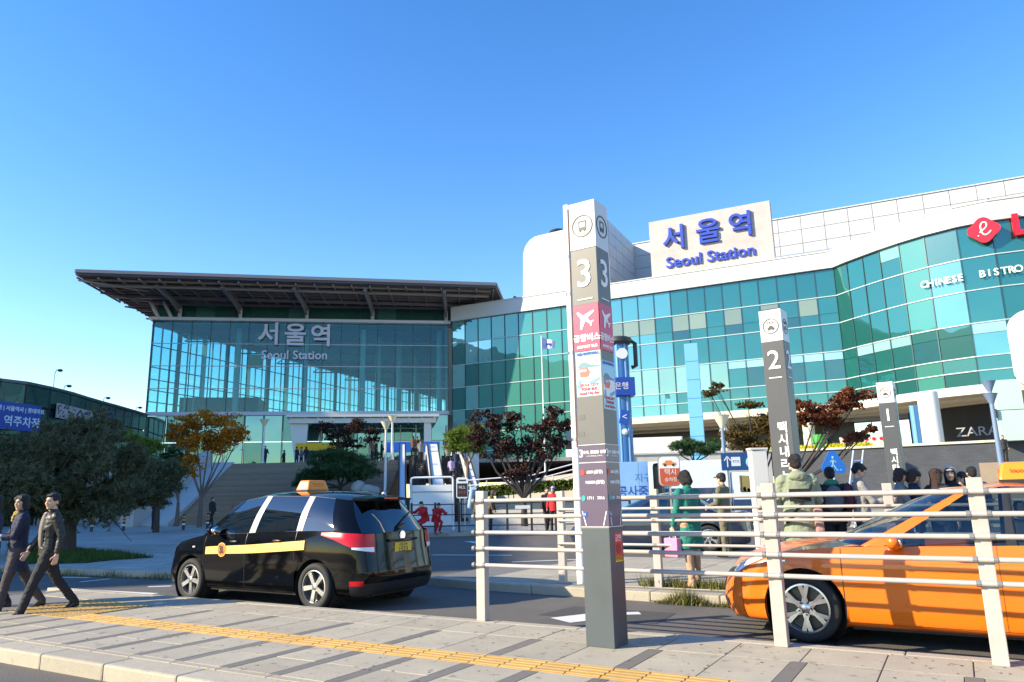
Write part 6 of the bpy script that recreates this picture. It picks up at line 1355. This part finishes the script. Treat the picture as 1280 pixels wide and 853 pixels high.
    pts = [(0, -.005, 1.47), (0, -.01, 1.44), (0, -.008, 1.38), (0, 0, 1.25), (0, 0, 1.10)]; rad = [(.062 * B_, .06), (.125 * f * B_, .082), (.185 * f * B_, .108), (.172 * f * B_, .122), (.158 * f * B_, .115)]
    low = [z for z in (1.0, .9, .8, .7, .6, .5) if z > hem + .03] + [hem]
    fl_ = .0
    for z in low: fl_ = (1.0 - z); pts.append((0, -.002, z)); rad.append(((.168 + .10 * max(0, fl_ - .1) * (1.2 if female else .6)) * B_ * (f + .04), .124 + .06 * max(0, fl_ - .1)))
    limb(b, [up(p) if p[2] > .95 else V(p) for p in pts], rad, 14)
    for sd in (1, -1):
        S_, E_, W__ = sh[sd], J['e', sd], J['w', sd]; we = E_.lerp(W__, sleeves - .04)
        limb(b, [S_ + V((-sd * .05, 0, .005)), S_ + V((0, 0, -.01)), S_.lerp(E_, .5), E_, E_.lerp(W__, .45 * sleeves), we], [.056 * B_, .064 * B_, .058 * B_, .053 * B_, .049 * B_, .043 * B_]); b.ball(S_ + V((-sd * .014, 0, .0)), .060 * B_, 10); b.ball(E_, .056 * B_, 10)
    remesh(b, 'jacket', top, e, .013 if fine else vox, 3)
    b = MB(); b.lathe([(.056, -.02), (.066, .0), (.062, .035), (.052, .03)], 14); M_ = T
    b.v = [tuple(up((0, -.01, 1.465)) + M_ @ V(v)) for v in b.v]; b.build('collar', top, e, smooth='all')
    # bottom
    if bottom:
        b = MB()
        if skirt:
            limb(b, [(0, 0, 1.02), (0, 0, .92), (0, 0, .8), (0, .02, skirt)], [(.15, .11), (.175, .13), (.185, .14), (.22, .18)], 14)
        else:
            limb(b, [(0, 0, 1.03), (0, 0, .95), (0, 0, .86)], [(.15, .108), (.168, .118), (.14, .1)], 12)
            for sd in (1, -1): limb(b, [hip[sd] + V((0, 0, .03)), hip[sd].lerp(J['k', sd], .5), J['k', sd], J['k', sd].lerp(J['a', sd], .5), J['a', sd] + J['d', sd] * .03], [.096, .085, .068, .062, .056])
        remesh(b, 'skirt' if skirt else 'trousers', bottom, e, .013 if fine else vox, 3)
    for sd in (1, -1):
        ft = J['a', sd]; fd = (V((0, 1, 0)) + V((0, 0, J['d', sd].y * .6 if J['d', sd].y < -.3 else 0))).normalized(); dn = V((0, 0, -1)); b = MB()
        limb(b, [ft + V((0, -.055, -.03)), ft + fd * .03 + dn * .025, ft + fd * .10 + dn * .05, ft + fd * .185 + dn * .062], [(.036, .045), (.044, .05), (.045, .032), (.036, .02)], 10)
        remesh(b, 'shoe', shoes, e, .010 if fine else vox, 2)
    if extra: extra(e, up, hp_, J, sh)
    for c in e.children:
        c.scale = (s, s, s); c.location = (0, 0, -drop * s)
    return e
def g(px, Y, z=.13): return V((at(px, 640, Y).x, Y, z))
blk = cl('black cloth', (.010, .010, .012), .7); blkl = mat('black leather', (.012, .0115, .0115), .5, var=.1, scale=8, bump=.3, bscale=25); charc = cl('charcoal cloth', (.013, .013, .017)); navyc = cl('navy cloth', (.013, .018, .05)); greyc = cl('grey cloth', (.20, .20, .21)); taupe = cl('taupe knit', (.20, .165, .14)); olive = cl('olive cloth', (.13, .12, .07)); parka = cl('sage parka', (.24, .28, .19)); teal = cl('teal coat', (.010, .17, .13)); tan = cl('tan stockings', (.42, .27, .17)); redc = cl('red cloth', (.50, .015, .02)); brownc = cl('brown cloth', (.12, .07, .04)); greyj = cl('marl sweater', (.26, .25, .24)); bluej = cl('blue denim', (.05, .09, .2)); lavc = cl('lavender knit', (.42, .36, .62)); whitec = cl('white cloth', (.7, .7, .7))
# the couple
def man_x(e, up, hp_, J, sh):
    b = MB(); b.ball(up((.0, .082, 1.19)), (.088, .066, .27), 14); remesh(b, 'waistcoat', taupe, e, .012, 2)
    b = MB(); b.ball(up((0, .07, 1.425)), (.036, .04, .04), 10); remesh(b, 'shirt_collar', cl('pink shirt', (.55, .38, .45)), e, .01, 2)
    for sx in (1, -1):
        b = MB(); b.bar(up((sx * .075, .105, 1.0)), up((sx * .085, .115, 1.22)), .03, .012); b.bar(up((sx * .085, .115, 1.22)), up((sx * .05, .08, 1.43)), .045, .012); b.build('lapel', blkl, e)
man = person('man in black leather jacket and dark trousers striding left', gz(52, 771, .06), -134, 1.64, legs=((-22, 16), (22, 4)), arms=((14, 10, 20, 6), (-16, 12, 26, 0)), top=blkl, hem=.86, bottom=charc, hair='short', head=(-34, 0), extra=man_x, bulk=1.06)
def woman_x(e, up, hp_, J, sh):
    b = MB(); b.ball(up((0, .055, 1.45)), (.06, .055, .045), 12); b.ball(up((.0, .105, 1.38)), (.035, .025, .06), 10); remesh(b, 'scarf', cl('mustard scarf', (.42, .26, .06)), e, .01, 2)
    for sd in (1, -1):
        b = MB(); limb(b, [J['e', sd].lerp(J['w', sd], .62), J['w', sd]], [.052, .05]); remesh(b, 'cuff', cl('pale blue cuff', (.38, .44, .58)), e, .012, 2)
    b = MB(); b.bar(up((0, .118, .75)), up((0, .122, 1.30)), .012, .012); b.build('coat_edge', charc, e)
woman = person('smiling woman in navy coat with mustard scarf beside the man in leather', gz(13, 769, .06), -128, 1.60, legs=((-20, 14), (14, 4)), arms=((22, 8, 62, 42), (18, 8, 66, 44)), top=navyc, hem=.62, bottom=cl('mauve trousers', (.055, .043, .05)), hair='bob', head=(-36, 0), female=True, extra=woman_x, bulk=1.05)
person('dark clothed walker mostly cut off by the left picture edge', gz(-22, 765, .06) , -105, 1.62, legs=((18, 5), (-18, 12)), top=navyc, hem=.75, bottom=charc, hair='bob', vox=.016)
# woman in the teal coat
def green_x(e, up, hp_, J, sh):
    b = MB(); b.box(J['w', -1] + V((-.02, .0, -.30)), (.10, .30, .28)); b.build('shopping_bag', mat('pink bag', (.72, .25, .42), .5, var=.3, scale=22), e, bevel=.02)
    MB().tube([J['w', -1] + V((-.02, -.08, -.17)), J['w', -1] + V((0, -.02, -.03)), J['w', -1] + V((-.02, .08, -.17))], .008, 6).build('bag_handle', paper, e)
    b = MB(); b.ball(up((0, -.015, 1.47)), (.07, .068, .035), 12); remesh(b, 'knit_collar', teal, e, .012, 1)
    for z in (.62, .7, .78): b = MB(); b.lathe([(.192, z), (.196, z + .012), (.19, z + .024)], 18, capped=False); b.v = [(v[0] * .92, v[1] * .68, v[2]) for v in b.v]; b.build('coat_ridge', cl('deep teal', (.006, .11, .085)), e, smooth='all')
person('woman with black bob in long teal green coat holding a pink bag', g(862, 11.25), -28, 1.67, legs=((3, 2), (-3, 2)), arms=((14, 8, 28, 12), (4, 10, 18, 2)), top=teal, hem=.56, bottom=tan, hair='bob', head=(0, -24), lean=4, female=True, extra=green_x, bulk=1.14, shoes=cl('tan boots', (.36, .22, .12)))
person('man in dark cap and olive jacket behind the white fence', g(905, 16.3), -50, 1.74, arms=((10, 10, 60, 20), (10, 10, 58, 20)), top=olive, hem=.80, bottom=cl('khaki trousers', (.16, .14, .09)), hair='short', cap=blk, head=(10, -6), vox=.013, bulk=1.06)
def pack(m, y=-.17, z=1.22, r_=(.15, .085, .22)):
    def f(e, up, hp_, J, sh):
        b = MB(); b.ball(up((0, y, z)), r_, 14); b.ball(up((0, y - .05, z - .08)), (r_[0] * .7, .06, .1), 12); remesh(b, 'backpack', m, e, .014, 2)
        for sx in (1, -1): MB().tube([up((sx * .1, -.11, 1.05)), up((sx * .11, -.02, 1.46)), up((sx * .1, .1, 1.3))], .014, 6).build('strap', m, e)
    return f
def parka_x(e, up, hp_, J, sh):
    b = MB(); b.ball(up((0, -.075, 1.44)), (.13, .075, .075), 12); remesh(b, 'hood', parka, e, .014, 2)
    MB().tube([up((.20, -.02, 1.42)), up((.1, -.125, 1.2)), up((-.19, -.1, .85))], .018, 6).build('bag_strap', charc, e); b = MB(); b.box(up((.2, -.04, .88)), (.1, .28, .3)); b.build('shoulder_bag', mat('patterned bag', (.45, .25, .22), .6, var=.35, scale=25), e, bevel=.03)
    MB().box(up((0, -.135, 1.2)), (.26, .01, .16)).build('back_yoke', charc, e)
person('man in sage green parka seen from behind beside pillar 2', g(1000, 10.5), 12, 1.84, arms=((20, 12, 60, 20), (18, 12, 60, 20)), top=parka, hem=.62, bottom=charc, hair='short', extra=parka_x, bulk=1.2)
def hood_x(e, up, hp_, J, sh):
    b = MB(); b.ball(up((0, -.05, 1.47)), (.12, .09, .06), 12); remesh(b, 'hood', cl('green hood', (.03, .22, .12)), e, .014, 2); b = MB(); b.ball(up((0, -.02, 1.49)), (.085, .08, .035), 12); remesh(b, 'hood_lining', whitec, e, .014, 2)
    pack(cl('grey backpack', (.12, .12, .14)))(e, up, hp_, J, sh)
person('person in black jacket with green hood seen from behind', g(1042, 12.0), 10, 1.70, top=blk, hem=.82, bottom=charc, hair='short', extra=hood_x, bulk=1.12, arms=((8, 10, 20, 0), (8, 10, 20, 0)))
def phone(e, up, hp_, J, sh):
    q = J['w', 1] + J['f', 1] * .09; MB().box(q + V((-.02, .03, .03)), (.075, .012, .15)).build('phone', ink, e)
def phone_pack(e, up, hp_, J, sh): phone(e, up, hp_, J, sh); pack(cl('maroon backpack', (.09, .02, .04)))(e, up, hp_, J, sh)
person('young man in grey sweater with maroon backpack looking at his phone', g(1078, 11.8), 104, 1.74, top=greyj, hem=.84, bottom=charc, hair='short', head=(0, -32), arms=((28, 6, 66, 12), (26, 6, 60, 14)), extra=phone_pack, bulk=1.05)
person('woman with brown bob and grey top near pillar 1', g(1130, 12.3), 116, 1.66, top=greyc, hem=.82, bottom=bluej, hair='bob', hm=hairb, head=(0, -20), arms=((25, 6, 70, 20), (25, 6, 70, 20)), female=True)
person('woman with short brown hair and navy top looking down at a phone', g(1147, 12.2), 124, 1.64, top=navyc, hem=.82, bottom=blk, hair='bob', hm=hairb, head=(0, -26), arms=((30, 6, 70, 16), (30, 6, 70, 16)), female=True, extra=phone)
person('girl with long brown hair seen from behind near the orange taxi roof', g(1176, 12.0), 60, 1.64, top=charc, hem=.80, bottom=blk, hair='long', hm=hairb, female=True, head=(20, 0))
person('girl in pale cap and black coat raising a hand to her face', g(1194, 12.2), -150, 1.67, top=blk, hem=.70, bottom=blk, hair='long', female=True, cap=cl('pale cap', (.5, .42, .38)), arms=((30, 10, 110, 10), (30, 10, 115, 14)))
person('dark haired figure bending low behind the orange taxi roof', g(1214, 12.4), -120, 1.60, top=charc, hem=.82, bottom=blk, hair='long', lean=12, female=True)
person('dark head just showing left of the taxi roof lamp', g(1222, 13.5), 20, 1.70, top=navyc, hem=.8, bottom=blk, hair='short')
# middle distance
p_ = at(1258, 578, 48); person('man in black standing on the side steps by the wall end', V((p_.x, 48, p_.z)), -150, 1.72, top=blk, hem=.8, bottom=blk, hair='short', vox=.02, legs=((4, 0), (-6, 0)))
o = empty('step_block', (p_.x, 48, 0), R(-30)); tag(o, kind='structure'); bx('landing', (0, 0, p_.z / 2), (3.0, 1.2, p_.z), stepm, o)
def roll(e, up, hp_, J, sh): MB().tube([up((-.22, -.2, 1.0)), up((.16, -.16, 1.72))], .13, 12).build('rolled_mat', mat('pale blue roll', (.35, .50, .66), .5), e, smooth=True)
person('traveller carrying a pale blue roll on the back behind the fence end', g(596, 29.2), 75, 1.72, top=brownc, hem=.8, bottom=blk, hair='short', vox=.02, extra=roll, bulk=1.1, arms=((30, 10, 50, 0), (30, 10, 60, 0)))
person('person in red coat crouching left, before the white board', g(532, 30.2), -140, 1.62, legs=((78, 112), (66, 104)), arms=((60, 8, 30, 10), (55, 8, 30, 10)), top=redc, hem=.84, bottom=redc, hair='short', vox=.02, bulk=1.3, lean=22)
person('second person crouching in red, right of the other red coat', g(545, 30.4), 150, 1.58, legs=((70, 108), (80, 112)), arms=((50, 8, 30, 10), (60, 8, 30, 10)), top=redc, hem=.84, bottom=redc, hair='short', vox=.02, bulk=1.3, lean=26)
person('person in red top and lavender hat behind the second fence post', g(692, 29.0), 200, 1.70, top=redc, hem=.8, bottom=blk, hair='bob', vox=.02, cap=lavc)
person('person in black standing just left of the lavender hat', g(684, 29.6), 160, 1.70, top=blk, hem=.7, bottom=blk, hair='short', vox=.02, legs=((8, 0), (-12, 8)))
person('figure in dark clothes seen just past the fence end post', g(613, 30.0), 100, 1.66, top=brownc, hem=.8, bottom=blk, hair='bob', hm=hairb, vox=.022, lean=10)
person('person in black standing by the stair wall, back turned', g(194, 41.5, .124), 10, 1.80, top=blk, hem=.72, bottom=blk, hair='short', vox=.022, arms=((20, 12, 60, 20), (20, 12, 60, 20)))
person('person in black walking right of the maple trunk', g(265, 45.5, .124), 110, 1.74, top=blk, hem=.72, bottom=charc, hair='short', vox=.022, legs=((14, 4), (-14, 10)))
person('small figure in red walking at the foot of the wide stairs', g(291, 47.0, .124), 100, 1.2, top=redc, hem=.72, bottom=charc, hair='short', vox=.025)
# crowd on the escalators and stairs: three figures copied about, each with its own label
esc_y = lambda y: .35 + .3769 * (y - 45.5)
pro = [person('prototype', (0, 0, 0), 0, 1.7, top=t, hem=.78, bottom=b_, hair=h_, vox=.03, arms=((8, 8, 30, 5), (20, 8, 40, 5)), female=f_, legs=((6, 0), (-5, 4))) for t, b_, h_, f_ in ((blk, charc, 'short', False), (charc, blk, 'bob', True), (navyc, charc, 'short', False), (greyc, blk, 'short', False), (brownc, blk, 'long', True), (lavc, charc, 'bob', True))]
crowd = [(-7.85, 46.5, 0, 2, 'lowest rider on the left escalator, navy coat'), (-7.35, 50.2, 0, 0, 'rider in black midway up the left escalator'), (-7.8, 52.6, 0, 1, 'rider in charcoal above the middle of the left escalator'), (-7.3, 55.6, 0, 3, 'rider in grey near the top of the left escalator'), (-7.85, 56.6, 0, 4, 'rider in brown beside the top of the left escalator'), (-7.5, 58.0, 1, 0, 'person in black stepping off the left escalator'), (-7.2, 59.2, 1, 4, 'long haired person past the top of the left escalator'),
    (-5.35, 48.4, 0, 0, 'lowest rider on the right escalator, black coat'), (-4.85, 50.0, 0, 1, 'second lowest rider on the right escalator, charcoal coat'), (-5.3, 51.4, 0, 5, 'rider in lavender on the right escalator'), (-4.85, 53.0, 0, 2, 'rider in navy on the upper right escalator'), (-5.35, 54.6, 0, 3, 'rider in grey on the upper right escalator'), (-4.8, 56.2, 0, 4, 'rider in brown at the top right of the escalators'), (-5.3, 57.6, 1, 1, 'person in charcoal at the top of the right escalator'), (-4.8, 58.8, 1, 5, 'person in lavender stepping off the right escalator')]
for k, (x, y, top_, p, lab) in enumerate(crowd):
    o = copy_tree(pro[p]); q_ = EP + ER @ (V((x, y, 0)) - EP); o.location = (q_.x, q_.y, esc_y(y) if not top_ else 4.6); o.rotation_euler = (0, 0, R(rnd.uniform(-15, 15))); o['label'] = lab; o['group'] = 'riders on the escalators'
terr = [(469, 61.2, 0, 'person in black at the stair head left of the escalators'), (476, 61.6, 2, 'person in navy at the stair head left of the escalators'), (464, 60.9, 4, 'long haired person in brown at the stair head'), (368, 66, 0, 'person in black sitting group, left of three below the canopy'), (374, 66.4, 3, 'person in grey, middle of three below the canopy'), (380, 66, 1, 'person in charcoal, right of three below the canopy'), (328, 64, 2, 'person in navy by the pale terrace lamp'), (352, 70, 1, 'person in charcoal near the canopy slab leg'), (1046, 60.8, 2, 'person in navy beside the green drum'), (700, 62, 3, 'person in grey under the teal facade by pillar 3'), (1120, 58, 0, 'person in black under the soffit right of pillar 1')]
for px, Y, p, lab in terr:
    o = copy_tree(pro[p]); o.location = g(px, Y, 4.6); o.rotation_euler = (0, 0, rnd.uniform(0, 6)); o['label'] = lab; o['group'] = 'people on the upper terrace'
for o in pro:
    for c in list(o.children): bpy.data.objects.remove(c)
    bpy.data.objects.remove(o)
